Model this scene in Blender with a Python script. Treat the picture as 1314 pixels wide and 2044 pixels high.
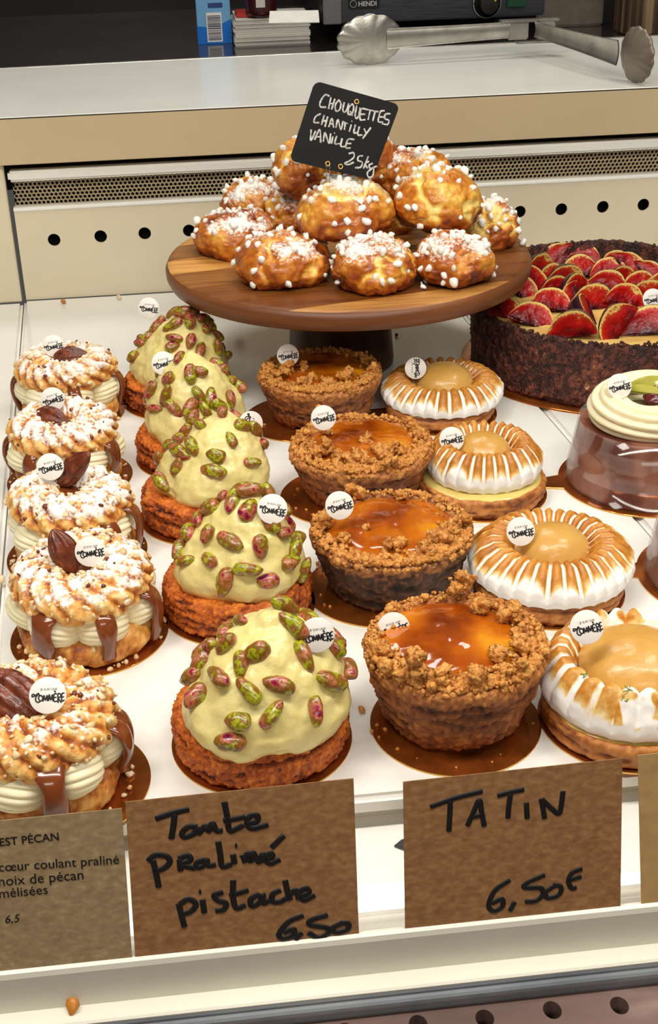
import bpy, bmesh, math, random
import numpy as np
from mathutils import Vector, Matrix
from mathutils.bvhtree import BVHTree
for _o in list(bpy.data.objects): bpy.data.objects.remove(_o)
S = bpy.context.scene; COL = S.collection; PI = math.pi
# ------------------------------------------------------------ camera, world, lights, exposure
FPX, CX, CY, CAMH = 2560.0, 657.0, 1022.0, 0.42
def _n(a): a = np.array(a, float); return a/np.linalg.norm(a)
_hs = -0.0288
_nn = np.array([-_hs, 1])/math.hypot(_hs, 1)
_foot = _nn*((-1155 + _hs*(CX-29500) - CY)*_nn[1])
_vz = -_foot/_foot.dot(_foot)*FPX*FPX
_Z = -_n([_vz[0], -_vz[1], -FPX]); _X = _n([29500-CX, 1155+CY, -FPX]); _X = _n(_X-_Z*_X.dot(_Z)); _Y = np.cross(_Z, _X)
RC = np.array([_X, _Y, _Z]); CAM = np.array([0, 0, CAMH])
cd = bpy.data.cameras.new('camera'); cam = bpy.data.objects.new('camera', cd); COL.objects.link(cam)
cd.sensor_fit = 'VERTICAL'; cd.sensor_height = 36; cd.lens = FPX/2044*36; cd.clip_start = .01
cam.matrix_world = Matrix([list(RC[i])+[CAM[i]] for i in range(3)]+[[0, 0, 0, 1]]); S.camera = cam
w = bpy.data.worlds.new('world'); S.world = w; w.use_nodes = True
w.node_tree.nodes['Background'].inputs[0].default_value = (1, .94, .85, 1); w.node_tree.nodes['Background'].inputs[1].default_value = .11
def area(name, loc, rot, sx, sy, power, col):
    l = bpy.data.lights.new(name, 'AREA'); l.shape = 'RECTANGLE'; l.size = sx; l.size_y = sy; l.energy = power; l.color = col
    o = bpy.data.objects.new(name, l); COL.objects.link(o); o.location = loc; o.rotation_euler = rot; return o
area('case_light_strip', (.1, .40, .85), (math.radians(14), 0, 0), 1.3, .06, 12.5, (1, .955, .875))
area('ceiling_light', (-.6, .5, 1.7), (math.radians(6), math.radians(-18), 0), .35, .35, 10, (1, .955, .875))
area('ceiling_light', (.9, .9, 1.8), (math.radians(4), math.radians(22), 0), .35, .35, 10, (1, .955, .875))
area('ceiling_light', (.1, 1.9, 1.9), (math.radians(-12), 0, 0), .9, .4, 17, (1, .97, .91))
area('shop_light', (.1, -1.6, 1.6), (math.radians(58), 0, 0), 1.6, .5, 24, (1, .955, .875))
S.view_settings.view_transform = 'Standard'; S.view_settings.look = 'None'; S.view_settings.gamma = 1; S.view_settings.use_curve_mapping = False
S.view_settings.exposure = -0.60
# ------------------------------------------------------------ pixel -> place
def ray(u, v): return RC @ np.array([u-CX, -(v-CY), -FPX])
def Pz(u, v, z): r = ray(u, v); return CAM + r*((z-CAMH)/r[2])
def Py(u, v, y): r = ray(u, v); return CAM + r*(y/r[1])
def Pp(u, v, p, n): r = ray(u, v); p = np.array(p); n = np.array(n); return CAM + r*((p-CAM).dot(n)/r.dot(n))
# ------------------------------------------------------------ noise
def _hash(x, y, z, s):
    h = (x.astype(np.int64)*374761393 + y.astype(np.int64)*668265263 + z.astype(np.int64)*2147483647 + s*1274126177) & 0xffffffff
    h = ((h ^ (h >> 13))*1274126177) & 0xffffffff
    h = ((h ^ (h >> 16))*2246822519) & 0xffffffff
    return ((h ^ (h >> 15)) & 0xffffff)/float(0xffffff)
def vnoise(p, s=0):
    i = np.floor(p); f = p-i; f = f*f*(3-2*f); x, y, z = i[..., 0], i[..., 1], i[..., 2]; r = 0
    for dx in (0, 1):
        for dy in (0, 1):
            for dz in (0, 1):
                wt = (f[..., 0] if dx else 1-f[..., 0])*(f[..., 1] if dy else 1-f[..., 1])*(f[..., 2] if dz else 1-f[..., 2])
                r = r + wt*_hash(x+dx, y+dy, z+dz, s)
    return r
def fbm(p, freq, octv=4, s=0):
    a, t, tot = 0, 1.0, 0
    for k in range(octv):
        a = a + t*vnoise(p*freq*(2.03**k)+17.3*k, s+k); tot += t; t *= .5
    return a/tot
def worley(p, freq, s=0):
    q = p*freq; i = np.floor(q); best = np.full(q.shape[:-1], 9.0)
    for dx in (-1, 0, 1):
        for dy in (-1, 0, 1):
            for dz in (-1, 0, 1):
                c = i+np.array([dx, dy, dz]); a, b, d = c[..., 0], c[..., 1], c[..., 2]
                o = np.stack([_hash(a, b, d, s), _hash(a, b, d, s+7), _hash(a, b, d, s+13)], -1)
                best = np.minimum(best, ((c+o-q)**2).sum(-1))
    return np.sqrt(best)
def sstep(a, b, x): t = np.clip((x-a)/(b-a), 0, 1); return t*t*(3-2*t)
# ------------------------------------------------------------ materials
def lin(c):
    o = []
    for v in c: v = v/255.0; o.append(v/12.92 if v <= .04045 else ((v+.055)/1.055)**2.4)
    return tuple(o)+(1,)
def pm(name, stops, scale=60, detail=4, rough=.5, bump=0, bscale=None, attr=None, amix=.3, coat=0, sss=0, metal=0, spec=.5,
       rnd=False, stretch=None, layers=(), fine=(), bdist=.001, dist=0, alpha=None, emit=None, sssr=(.006, .003, .0015)):
    m = bpy.data.materials.new(name); m.use_nodes = True; nt = m.node_tree; N = nt.nodes; L = nt.links; b = N['Principled BSDF']
    b.inputs['Roughness'].default_value = rough; b.inputs['Metallic'].default_value = metal; b.inputs['Specular IOR Level'].default_value = spec
    b.inputs['Coat Weight'].default_value = coat; b.inputs['Coat Roughness'].default_value = .06
    if sss: b.inputs['Subsurface Weight'].default_value = sss; b.inputs['Subsurface Radius'].default_value = sssr; b.inputs['Subsurface Scale'].default_value = 1
    tc = N.new('ShaderNodeTexCoord'); vec = tc.outputs['Object']
    if stretch:
        mp = N.new('ShaderNodeMapping'); mp.inputs['Scale'].default_value = stretch[:3]
        if len(stretch) > 3: mp.inputs['Rotation'].default_value = (0, 0, stretch[3])
        L.new(vec, mp.inputs[0]); vec = mp.outputs[0]
    nz = N.new('ShaderNodeTexNoise'); nz.noise_dimensions = '4D'; nz.inputs['Scale'].default_value = scale; nz.inputs['Detail'].default_value = detail; nz.inputs['Distortion'].default_value = dist
    L.new(vec, nz.inputs['Vector'])
    if rnd:
        oi = N.new('ShaderNodeObjectInfo'); mu = N.new('ShaderNodeMath'); mu.operation = 'MULTIPLY'; mu.inputs[1].default_value = 97
        L.new(oi.outputs['Random'], mu.inputs[0]); L.new(mu.outputs[0], nz.inputs['W'])
    fac = nz.outputs['Fac']
    if attr:
        at = N.new('ShaderNodeAttribute'); at.attribute_name = attr
        ma = N.new('ShaderNodeMath'); ma.operation = 'MULTIPLY_ADD'; ma.inputs[1].default_value = amix
        L.new(fac, ma.inputs[0]); sb = N.new('ShaderNodeMath'); sb.operation = 'SUBTRACT'; sb.inputs[1].default_value = amix*.5
        L.new(at.outputs['Fac'], sb.inputs[0]); L.new(sb.outputs[0], ma.inputs[2]); fac = ma.outputs[0]
    rp = N.new('ShaderNodeValToRGB'); cr = rp.color_ramp
    while len(cr.elements) > 1: cr.elements.remove(cr.elements[0])
    cr.elements[0].position = stops[0][0]; cr.elements[0].color = lin(stops[0][1])
    for p_, c_ in stops[1:]: e = cr.elements.new(p_); e.color = lin(c_)
    L.new(fac, rp.inputs[0]); out = rp.outputs[0]
    for la, lc in layers:
        at = N.new('ShaderNodeAttribute'); at.attribute_name = la
        mx = N.new('ShaderNodeMix'); mx.data_type = 'RGBA'; L.new(at.outputs['Fac'], mx.inputs[0]); L.new(out, mx.inputs[6]); mx.inputs[7].default_value = lin(lc); out = mx.outputs[2]
    for la, lc, fs, th_, am in fine:
        at = N.new('ShaderNodeAttribute'); at.attribute_name = la; fz = N.new('ShaderNodeTexNoise'); fz.inputs['Scale'].default_value = fs; fz.inputs['Detail'].default_value = 4; L.new(vec, fz.inputs['Vector'])
        m1 = N.new('ShaderNodeMath'); m1.operation = 'MULTIPLY_ADD'; m1.inputs[1].default_value = am; L.new(fz.outputs['Fac'], m1.inputs[0]); L.new(at.outputs['Fac'], m1.inputs[2])
        mr = N.new('ShaderNodeMapRange'); mr.inputs[1].default_value = th_-.12; mr.inputs[2].default_value = th_+.12; L.new(m1.outputs[0], mr.inputs[0])
        mx = N.new('ShaderNodeMix'); mx.data_type = 'RGBA'; L.new(mr.outputs[0], mx.inputs[0]); L.new(out, mx.inputs[6]); mx.inputs[7].default_value = lin(lc); out = mx.outputs[2]
    L.new(out, b.inputs['Base Color'])
    if bump:
        n2 = N.new('ShaderNodeTexNoise'); n2.inputs['Scale'].default_value = bscale or scale*3; n2.inputs['Detail'].default_value = 5; L.new(vec, n2.inputs['Vector'])
        bp = N.new('ShaderNodeBump'); bp.inputs['Strength'].default_value = bump; bp.inputs['Distance'].default_value = bdist
        L.new(n2.outputs['Fac'], bp.inputs['Height']); L.new(bp.outputs[0], b.inputs['Normal'])
    if alpha is not None: b.inputs['Alpha'].default_value = alpha
    return m
def flat(name, c, rough=.5, **k): return pm(name, [(.3, c), (.7, tuple(min(255, v*1.05) for v in c))], **dict(dict(rough=rough), **k))
WHITE = flat('white_laminate', (238, 236, 228), .22, scale=8)
SHELFW = pm('white_glossy_tray', [(.3, (233, 230, 222)), (.7, (240, 238, 231))], scale=5, rough=.12)
BEIGE = flat('beige_fascia', (196, 176, 140), .4, scale=6)
PANEL = flat('cream_panel', (216, 204, 176), .3, scale=6)
RAILW = flat('cream_rail', (226, 222, 206), .3, scale=9)
DARK = flat('dark_void', (14, 12, 10), .7)
BLACKG = pm('black_glossy_worktop', [(.3, (20, 18, 18)), (.7, (42, 36, 33))], scale=9, rough=.15)
BACKD = pm('dark_background', [(.35, (10, 7, 7)), (.6, (28, 16, 15)), (.8, (40, 24, 20))], scale=5, rough=.35)
STEEL = pm('brushed_steel', [(.3, (150, 146, 138)), (.7, (188, 184, 174))], scale=40, rough=.32, metal=.85, bump=.1, bscale=300)
DSTEEL = pm('dark_brushed_steel', [(.3, (58, 58, 62)), (.7, (92, 92, 98))], scale=30, rough=.35, metal=.7, stretch=(1, 1, 30))
GRSTEEL = pm('stained_steel', [(.3, (96, 86, 76)), (.55, (140, 128, 114)), (.8, (70, 58, 48))], scale=14, rough=.4, metal=.4)
ALU = pm('aluminium_profile', [(.3, (126, 132, 138)), (.7, (156, 162, 166))], scale=20, rough=.35, metal=.25)
PLANK = pm('dark_brown_plank', [(.3, (92, 70, 64)), (.6, (118, 92, 84)), (.8, (160, 138, 128))], scale=40, rough=.5, stretch=(.25, 1, 1), bump=.3)
GRILLE = flat('grille_mesh', (168, 150, 118), .45)
GOLDB = pm('gold_card_board', [(.3, (150, 78, 30)), (.7, (196, 112, 48))], scale=60, rough=.12, metal=.75)
GOLDE = flat('gold_foil_edge', (216, 170, 90), .25, metal=.7)
def wood_planks():
    m = pm('acacia_planks', [(.28, (124, 74, 30)), (.42, (196, 134, 64)), (.56, (226, 170, 94)), (.7, (166, 106, 50))], scale=110, detail=7, rough=.42, stretch=(.05, 1.0, 1, -.22), dist=.6, bump=.05, bscale=90)
    nt = m.node_tree; N = nt.nodes; L = nt.links; b = N['Principled BSDF']; base = b.inputs['Base Color'].links[0].from_socket
    tc = N.new('ShaderNodeTexCoord'); mp = N.new('ShaderNodeMapping'); mp.inputs['Rotation'].default_value = (0, 0, -.22); L.new(tc.outputs['Object'], mp.inputs[0])
    sp = N.new('ShaderNodeSeparateXYZ'); L.new(mp.outputs[0], sp.inputs[0]); mu = N.new('ShaderNodeMath'); mu.operation = 'MULTIPLY'; mu.inputs[1].default_value = 24; L.new(sp.outputs[1], mu.inputs[0])
    fl = N.new('ShaderNodeMath'); fl.operation = 'FLOOR'; L.new(mu.outputs[0], fl.inputs[0]); wn = N.new('ShaderNodeTexWhiteNoise'); wn.noise_dimensions = '1D'; L.new(fl.outputs[0], wn.inputs['W'])
    rp = N.new('ShaderNodeValToRGB'); cr = rp.color_ramp; cr.elements[0].color = lin((140, 108, 80)); cr.elements[0].position = .05; cr.elements[1].color = lin((255, 252, 244)); cr.elements[1].position = .45; L.new(wn.outputs['Value'], rp.inputs[0])
    mx = N.new('ShaderNodeMix'); mx.data_type = 'RGBA'; mx.blend_type = 'MULTIPLY'; mx.inputs[0].default_value = 1; L.new(base, mx.inputs[6]); L.new(rp.outputs[0], mx.inputs[7]); L.new(mx.outputs[2], b.inputs['Base Color']); return m
WOODT = wood_planks()
WOODE = pm('acacia_rim', [(.3, (92, 50, 24)), (.7, (132, 78, 40))], scale=30, rough=.45, stretch=(.3, .3, 3))
WOODD = pm('acacia_dark', [(.3, (60, 34, 18)), (.7, (98, 58, 32))], scale=30, rough=.45, stretch=(.2, 1, 1))
CHOUX = pm('baked_choux', [(0, (96, 34, 8)), (.22, (150, 66, 14)), (.45, (194, 108, 28)), (.68, (226, 156, 54)), (.86, (244, 200, 92)), (1, (250, 218, 124))], scale=150, attr='tone', amix=.75, rough=.36, bump=.8, bscale=300, coat=.2, fine=[('sugar', (250, 244, 236), 420, .92, 1.0)], bdist=.0008)
PEARL = flat('pearl_sugar', (250, 243, 232), .45, sss=.3)
RINGC = pm('almond_choux_ring', [(0, (120, 52, 14)), (.28, (184, 104, 36)), (.55, (222, 158, 74)), (.8, (242, 200, 124)), (1, (250, 226, 170))], scale=190, attr='tone', amix=.6, rough=.5, bump=.7, bscale=380, fine=[('sugar', (252, 246, 238), 460, .95, 1.0)], bdist=.001)
ALMOND = pm('chopped_almond', [(.3, (206, 150, 84)), (.5, (238, 208, 158)), (.75, (246, 232, 206))], scale=90, rough=.45)
HAZEL = flat('dark_nut_chip', (110, 52, 26), .4)
CREAM = pm('piped_vanilla_cream', [(.3, (242, 230, 188)), (.7, (248, 238, 204))], scale=50, rough=.38, sss=.25, bump=.08, bscale=300)
PRAL = pm('praline_sauce', [(.3, (104, 50, 24)), (.7, (130, 66, 32))], scale=60, rough=.16, coat=.3)
PECAN = pm('pecan_kernel', [(.3, (70, 26, 14)), (.55, (112, 48, 24)), (.8, (150, 78, 42))], scale=160, rough=.3, coat=.25, bump=.5, bscale=500)
PCREAM = pm('pistachio_cream', [(.3, (224, 206, 128)), (.7, (238, 222, 152))], scale=60, rough=.30, sss=.12, bump=.5, bscale=150, bdist=.0016)
SPONGE = pm('almond_sponge', [(.0, (92, 32, 2)), (.36, (182, 84, 12)), (.6, (216, 116, 26)), (1, (240, 158, 64))], scale=420, attr='tone', amix=.5, rough=.6, bump=.9, bscale=620, bdist=.0012)
PIST = pm('roasted_pistachio', [(.28, (84, 6, 38)), (.37, (158, 26, 60)), (.42, (186, 116, 76)), (.48, (142, 84, 30)), (.54, (128, 96, 22)), (.60, (176, 176, 30)), (.66, (120, 116, 20)), (.72, (150, 92, 40)), (.80, (212, 168, 116))], scale=150, detail=3, rough=.22, coat=.4, rnd=True, bump=.7, bscale=330)
CRUST = pm('crumbly_crust', [(.0, (66, 28, 10)), (.35, (138, 76, 30)), (.65, (182, 112, 52)), (1, (214, 150, 80))], scale=240, attr='tone', amix=.6, rough=.6, bump=.9, bscale=560, bdist=.0012)
CRUSTD = pm('dark_crust', [(.0, (34, 20, 12)), (.4, (78, 50, 32)), (.62, (136, 80, 38)), (1, (206, 142, 74))], scale=240, attr='tone', amix=.5, rough=.6, bump=.9, bscale=560, bdist=.0012)
CRUMB = pm('crumble', [(.2, (150, 80, 24)), (.45, (206, 134, 56)), (.7, (234, 176, 92)), (.85, (190, 112, 44))], scale=260, rough=.55, bump=.9, bscale=650, bdist=.0014)
CARAM = pm('caramelised_apple', [(.25, (100, 34, 4)), (.42, (160, 72, 8)), (.56, (198, 108, 16)), (.70, (228, 154, 34)), (.82, (246, 196, 66))], scale=34, detail=3, rough=.1, coat=.5, bump=.1, bscale=90, stretch=(1, .8, 1))
PASTRY = pm('golden_shortcrust', [(.0, (110, 54, 18)), (.4, (176, 104, 44)), (.7, (206, 138, 66)), (1, (224, 166, 92))], scale=200, attr='tone', amix=.5, rough=.55, bump=.5, bscale=420)
CURD = pm('lemon_curd', [(.3, (222, 196, 104)), (.7, (238, 218, 136))], scale=40, rough=.08, coat=.5, sss=.2)
MERI = pm('torched_meringue', [(.10, (250, 246, 240)), (.22, (240, 206, 136)), (.40, (210, 144, 56)), (.62, (168, 96, 26)), (.92, (82, 36, 10))], scale=420, attr='tone', amix=.26, rough=.42, sss=.12)
JELLY = pm('pear_jelly_dome', [(.3, (204, 152, 70)), (.7, (218, 172, 92))], scale=40, rough=.3, sss=.3, coat=.12, bump=.35, bscale=260, bdist=.0006)
ZEST = flat('lime_zest', (116, 132, 30), .5)
CHOC = pm('cocoa_crust', [(.0, (26, 12, 9)), (.34, (64, 28, 20)), (.6, (118, 58, 40)), (.85, (160, 100, 70)), (1, (206, 156, 112))], scale=420, attr='tone', amix=.8, rough=.5, bump=1.0, bscale=480, bdist=.003)
MOUSSE = pm('chocolate_mousse', [(.38, (98, 48, 34)), (.47, (118, 64, 48)), (.53, (156, 102, 82)), (.7, (168, 116, 96))], scale=30, detail=2, rough=.35, stretch=(1, 1, .5))
FLESH = pm('fig_flesh', [(0, (70, 2, 8)), (.3, (132, 6, 12)), (.62, (190, 22, 16)), (.84, (190, 60, 34)), (.90, (230, 186, 100)), (.96, (226, 204, 120)), (1, (130, 120, 50))], scale=480, attr='tone', amix=.30, rough=.26, coat=.12, bump=.5, bscale=520, spec=.3)
SKIN = pm('fig_skin', [(.3, (34, 14, 24)), (.6, (62, 26, 40)), (.85, (128, 120, 52))], scale=50, rough=.25, coat=.3, rnd=True)
KRAFT = pm('kraft_card', [(.25, (122, 82, 46)), (.5, (144, 101, 60)), (.75, (168, 124, 78))], scale=420, rough=.75, stretch=(.6, 1, 1), detail=8)
KRAFTL = pm('pale_kraft_card', [(.3, (136, 112, 78)), (.55, (154, 130, 94)), (.75, (176, 152, 114))], scale=420, rough=.75, stretch=(.6, 1, 1), detail=8)
KRAFTY = pm('ochre_kraft_card', [(.3, (168, 134, 82)), (.7, (190, 154, 98))], scale=120, rough=.7, detail=8)
INK = flat('black_marker', (14, 12, 12), .45)
CHALK = pm('white_chalk_pen', [(.3, (150, 148, 142)), (.6, (214, 212, 206))], scale=300, rough=.6)
SLATE = flat('black_card', (9, 8, 8), .6, scale=30, spec=.25)
TAGW = flat('white_tag', (236, 230, 222), .45)
ACET = None
def acetate():
    m = bpy.data.materials.new('clear_acetate'); m.use_nodes = True; nt = m.node_tree; N = nt.nodes; L = nt.links; N.remove(N['Principled BSDF']); o = N['Material Output']
    tr = N.new('ShaderNodeBsdfTransparent'); gl = N.new('ShaderNodeBsdfGlossy'); gl.inputs['Roughness'].default_value = .08; mx = N.new('ShaderNodeMixShader'); lw = N.new('ShaderNodeLayerWeight'); lw.inputs[0].default_value = .25; fr = N.new('ShaderNodeMath'); fr.operation = 'MULTIPLY_ADD'; fr.inputs[1].default_value = .30; fr.inputs[2].default_value = .035; L.new(lw.outputs['Facing'], fr.inputs[0])
    L.new(fr.outputs[0], mx.inputs[0]); L.new(tr.outputs[0], mx.inputs[1]); L.new(gl.outputs[0], mx.inputs[2]); L.new(mx.outputs[0], o.inputs[0]); return m
ACET = acetate()
# ------------------------------------------------------------ mesh helpers
def mesh_np(name, V, Q, attrs=None, smooth=True, mats=None):
    V = np.asarray(V, np.float32); Q = np.asarray(Q, np.int32); k = Q.shape[1]; me = bpy.data.meshes.new(name)
    me.vertices.add(len(V)); me.vertices.foreach_set('co', V.ravel())
    me.loops.add(Q.size); me.loops.foreach_set('vertex_index', Q.ravel())
    me.polygons.add(len(Q)); me.polygons.foreach_set('loop_start', np.arange(0, Q.size, k, dtype=np.int32)); me.polygons.foreach_set('loop_total', np.full(len(Q), k, np.int32))
    me.update(calc_edges=True)
    if smooth: me.polygons.foreach_set('use_smooth', np.ones(len(Q), bool))
    for a, v in (attrs or {}).items(): me.attributes.new(a, 'FLOAT', 'POINT').data.foreach_set('value', np.asarray(v, np.float32).ravel())
    me.validate(); return me
def link(name, me, m=None, parent=None, loc=None, label=None):
    o = bpy.data.objects.new(name, me); COL.objects.link(o)
    if m and me and not len(me.materials): me.materials.append(m)
    if parent: o.parent = parent
    if loc is not None: o.location = Vector([float(x) for x in loc])
    if label: o['label'] = label
    return o
def npobj(name, V, Q, m, parent=None, attrs=None, smooth=True, loc=None, label=None): return link(name, mesh_np(name, V, Q, attrs, smooth), m, parent, loc, label)
def quads(nu, nv, cu=True, cv=False):
    a = np.arange(nu if cu else nu-1); b = np.arange(nv if cv else nv-1); A, B = np.meshgrid(a, b, indexing='ij'); A = A.ravel(); B = B.ravel(); A2 = (A+1) % nu; B2 = (B+1) % nv
    return np.stack([A*nv+B, A2*nv+B, A2*nv+B2, A*nv+B2], 1)
def resample(prof, n):
    p = np.array(prof, float); d = np.r_[0, np.cumsum(np.sqrt((np.diff(p, axis=0)**2).sum(1)))]; t = np.linspace(0, d[-1], n)
    return np.stack([np.interp(t, d, p[:, i]) for i in range(p.shape[1])], 1)
def lathe(prof, nu=160, nv=60, disp=None):
    """prof (r,z) from bottom centre outwards, up, to top centre; disp(P, th, r, z) -> outward offset and tone"""
    p = resample(prof, nv); th = np.linspace(0, 2*PI, nu, endpoint=False)
    T = th[:, None]; r = p[None, :, 0]; z = p[None, :, 1]+0*T
    P = np.stack([r*np.cos(T), r*np.sin(T), z], -1)
    tn = np.gradient(p, axis=0); nr = tn[:, 1]; nz = -tn[:, 0]; l = np.hypot(nr, nz)+1e-9; nr, nz = nr/l, nz/l
    Nm = np.stack([nr[None]*np.cos(T), nr[None]*np.sin(T), nz[None]+0*T], -1)
    return P, Nm, quads(nu, nv), T+0*r, r+0*T, z
def flatv(P): return P.reshape(-1, 3)
def disc_obj(name, r, h, m, parent, loc=(0, 0, 0), nu=96, bev=.0004, label=None):
    P, Nm, Q, *_ = lathe([(0, 0), (r-bev, 0), (r, bev), (r, h-bev), (r-bev, h), (0, h)], nu, 24)
    return npobj(name, flatv(P), Q, m, parent, smooth=False, loc=loc, label=label)
def box_bm(bm, a, b, bev=0, seg=2):
    r = bmesh.ops.create_cube(bm, size=1); vs = r['verts']
    for v in vs: v.co = Vector([a[i]+(v.co[i]+.5)*(b[i]-a[i]) for i in range(3)])
    if bev: bmesh.ops.bevel(bm, geom=list({e for v in vs for e in v.link_edges}), offset=bev, segments=seg, affect='EDGES')
def box(name, a, b, m, parent=None, bev=0, label=None):
    bm = bmesh.new(); box_bm(bm, a, b, bev); me = bpy.data.meshes.new(name); bm.to_mesh(me); bm.free(); return link(name, me, m, parent, label=label)
def extrude_profile(name, prof, x0, x1, m, parent=None, smooth=True, skew=0):
    """closed (y,z) outline swept along x"""
    n = len(prof); V = [(x0, y, z) for y, z in prof]+[(x1, y, z) for y, z in prof]
    F = [(i, (i+1) % n, n+(i+1) % n, n+i) for i in range(n)]+[tuple(range(n))[::-1], tuple(range(n, 2*n))]
    me = bpy.data.meshes.new(name); me.from_pydata(V, [], F); me.update()
    bm = bmesh.new(); bm.from_mesh(me); bmesh.ops.recalc_face_normals(bm, faces=bm.faces); bm.to_mesh(me); bm.free()
    return link(name, me, m, parent)
def prism(name, pts, z0, z1, m, parent=None, bev=0, seg=3):
    """convex/concave outline in XY raised from z0 to z1"""
    bm = bmesh.new(); f = bm.faces.new([bm.verts.new((p[0], p[1], z0)) for p in pts]); r = bmesh.ops.extrude_face_region(bm, geom=[f])
    top = [v for v in r['geom'] if isinstance(v, bmesh.types.BMVert)]
    for v in top: v.co.z = z1
    bmesh.ops.recalc_face_normals(bm, faces=bm.faces)
    if bev: bmesh.ops.bevel(bm, geom=[e for e in bm.edges if all(abs(v.co.z-z1) < 1e-7 for v in e.verts)], offset=bev, segments=seg, affect='EDGES')
    me = bpy.data.meshes.new(name); bm.to_mesh(me); bm.free(); return link(name, me, m, parent)
def holed(name, w0, w1, h0, h1, holes, thick, to3, m, parent=None, nseg=28):
    """flat panel with round holes (cx,cy,r); to3(u,v,d) maps to space"""
    bm = bmesh.new(); es = []
    def loop(pts):
        vs = [bm.verts.new((p[0], p[1], 0)) for p in pts]
        for i in range(len(vs)): es.append(bm.edges.new((vs[i], vs[(i+1) % len(vs)])))
    loop([(w0, h0), (w1, h0), (w1, h1), (w0, h1)])
    for cx, cy, r in holes: loop([(cx+r*math.cos(2*PI*k/nseg), cy+r*math.sin(2*PI*k/nseg)) for k in range(nseg)])
    bmesh.ops.triangle_fill(bm, use_beauty=True, use_dissolve=False, edges=es)
    r = bmesh.ops.extrude_face_region(bm, geom=bm.faces[:])
    for v in r['geom']:
        if isinstance(v, bmesh.types.BMVert): v.co.z = thick
    for v in bm.verts: v.co = Vector([float(x) for x in to3(v.co.x, v.co.y, v.co.z)])
    bmesh.ops.recalc_face_normals(bm, faces=bm.faces)
    me = bpy.data.meshes.new(name); bm.to_mesh(me); bm.free(); return link(name, me, m, parent)
def sweep(path, wa, wb, n=14, side=None, closed_caps=True):
    """tube along path with half widths wa (sideways) and wb (along normal)"""
    p = np.array(path, float); t = np.gradient(p, axis=0); t /= np.linalg.norm(t, axis=1)[:, None]+1e-12
    s = np.array(side, float) if side is not None else np.cross(t, [0, 0, 1.0])
    s = np.broadcast_to(s, p.shape).astype(float); s = s-t*(s*t).sum(1)[:, None]; s /= np.linalg.norm(s, axis=1)[:, None]+1e-12
    nn = np.cross(s, t); a = np.linspace(0, 2*PI, n, endpoint=False)
    wa = np.broadcast_to(wa, len(p)); wb = np.broadcast_to(wb, len(p))
    V = p[:, None]+s[:, None]*(np.cos(a)[None, :, None]*wa[:, None, None])+nn[:, None]*(np.sin(a)[None, :, None]*wb[:, None, None])
    return V.reshape(-1, 3), quads(len(p), n, False, True)
def caps(path, wa, wb, n=14, side=None):
    """sweep with rounded ends"""
    p = np.array(path, float); wa = np.broadcast_to(np.array(wa, float), len(p)); wb = np.broadcast_to(np.array(wb, float), len(p))
    def end(i, j):
        d = p[i]-p[j]; d = d/(np.linalg.norm(d)+1e-12); r = min(wa[i], wb[i]) if wb[i] > 0 else wa[i]; k = [.5, .87, 1.0]; f = [.87, .5, .02]
        return [p[i]+d*r*q for q in k], [wa[i]*q for q in f], [wb[i]*q for q in f]
    if side is not None and np.ndim(side) == 2: side = np.vstack([np.repeat(np.asarray(side)[:1], 3, 0), side, np.repeat(np.asarray(side)[-1:], 3, 0)])
    e0, a0, b0 = end(0, 1); e1, a1, b1 = end(-1, -2)
    return sweep(e0[::-1]+list(p)+e1, list(a0[::-1])+list(wa)+a1, list(b0[::-1])+list(wb)+b1, n, side)
def merge(parts):
    V, Q, o = [], [], 0
    for v, q in parts: V.append(v); Q.append(q+o); o += len(v)
    return np.concatenate(V), np.concatenate(Q)
def smoothpath(pts, n=6):
    p = np.array(pts, float)
    if len(p) == 2: return np.linspace(p[0], p[1], 4)
    q = np.vstack([2*p[0]-p[1], p, 2*p[-1]-p[-2]]); out = []
    for i in range(1, len(q)-2):
        for t in np.linspace(0, 1, n, endpoint=False):
            a, b, c, d = q[i-1], q[i], q[i+1], q[i+2]
            out.append(.5*((2*b)+(-a+c)*t+(2*a-5*b+4*c-d)*t*t+(-a+3*b-3*c+d)*t**3))
    out.append(p[-1]); return np.array(out)
_ico = {}
def ico(sub):
    if sub not in _ico:
        bm = bmesh.new(); bmesh.ops.create_icosphere(bm, subdivisions=sub, radius=1); bm.verts.ensure_lookup_table()
        _ico[sub] = (np.array([v.co[:] for v in bm.verts]), np.array([[v.index for v in f.verts] for f in bm.faces])); bm.free()
    return _ico[sub]
def lumps(centres, sizes, seed, sub=2, rough=.35, freq=1.6, squash=(1, 1, 1), flatness=0):
    v0, f0 = ico(sub); rs = np.random.RandomState(seed); out = []
    for c, s in zip(centres, sizes):
        o = rs.rand(3)*50; d = 1+rough*2*(fbm(v0+o, freq, 2, seed)-.5); A = np.linalg.qr(rs.randn(3, 3))[0]
        sc = np.array(squash)*(.8+.4*rs.rand(3))
        out.append((((v0*d[:, None]*sc) @ A.T)*s+c, f0))
    return merge(out)
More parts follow.
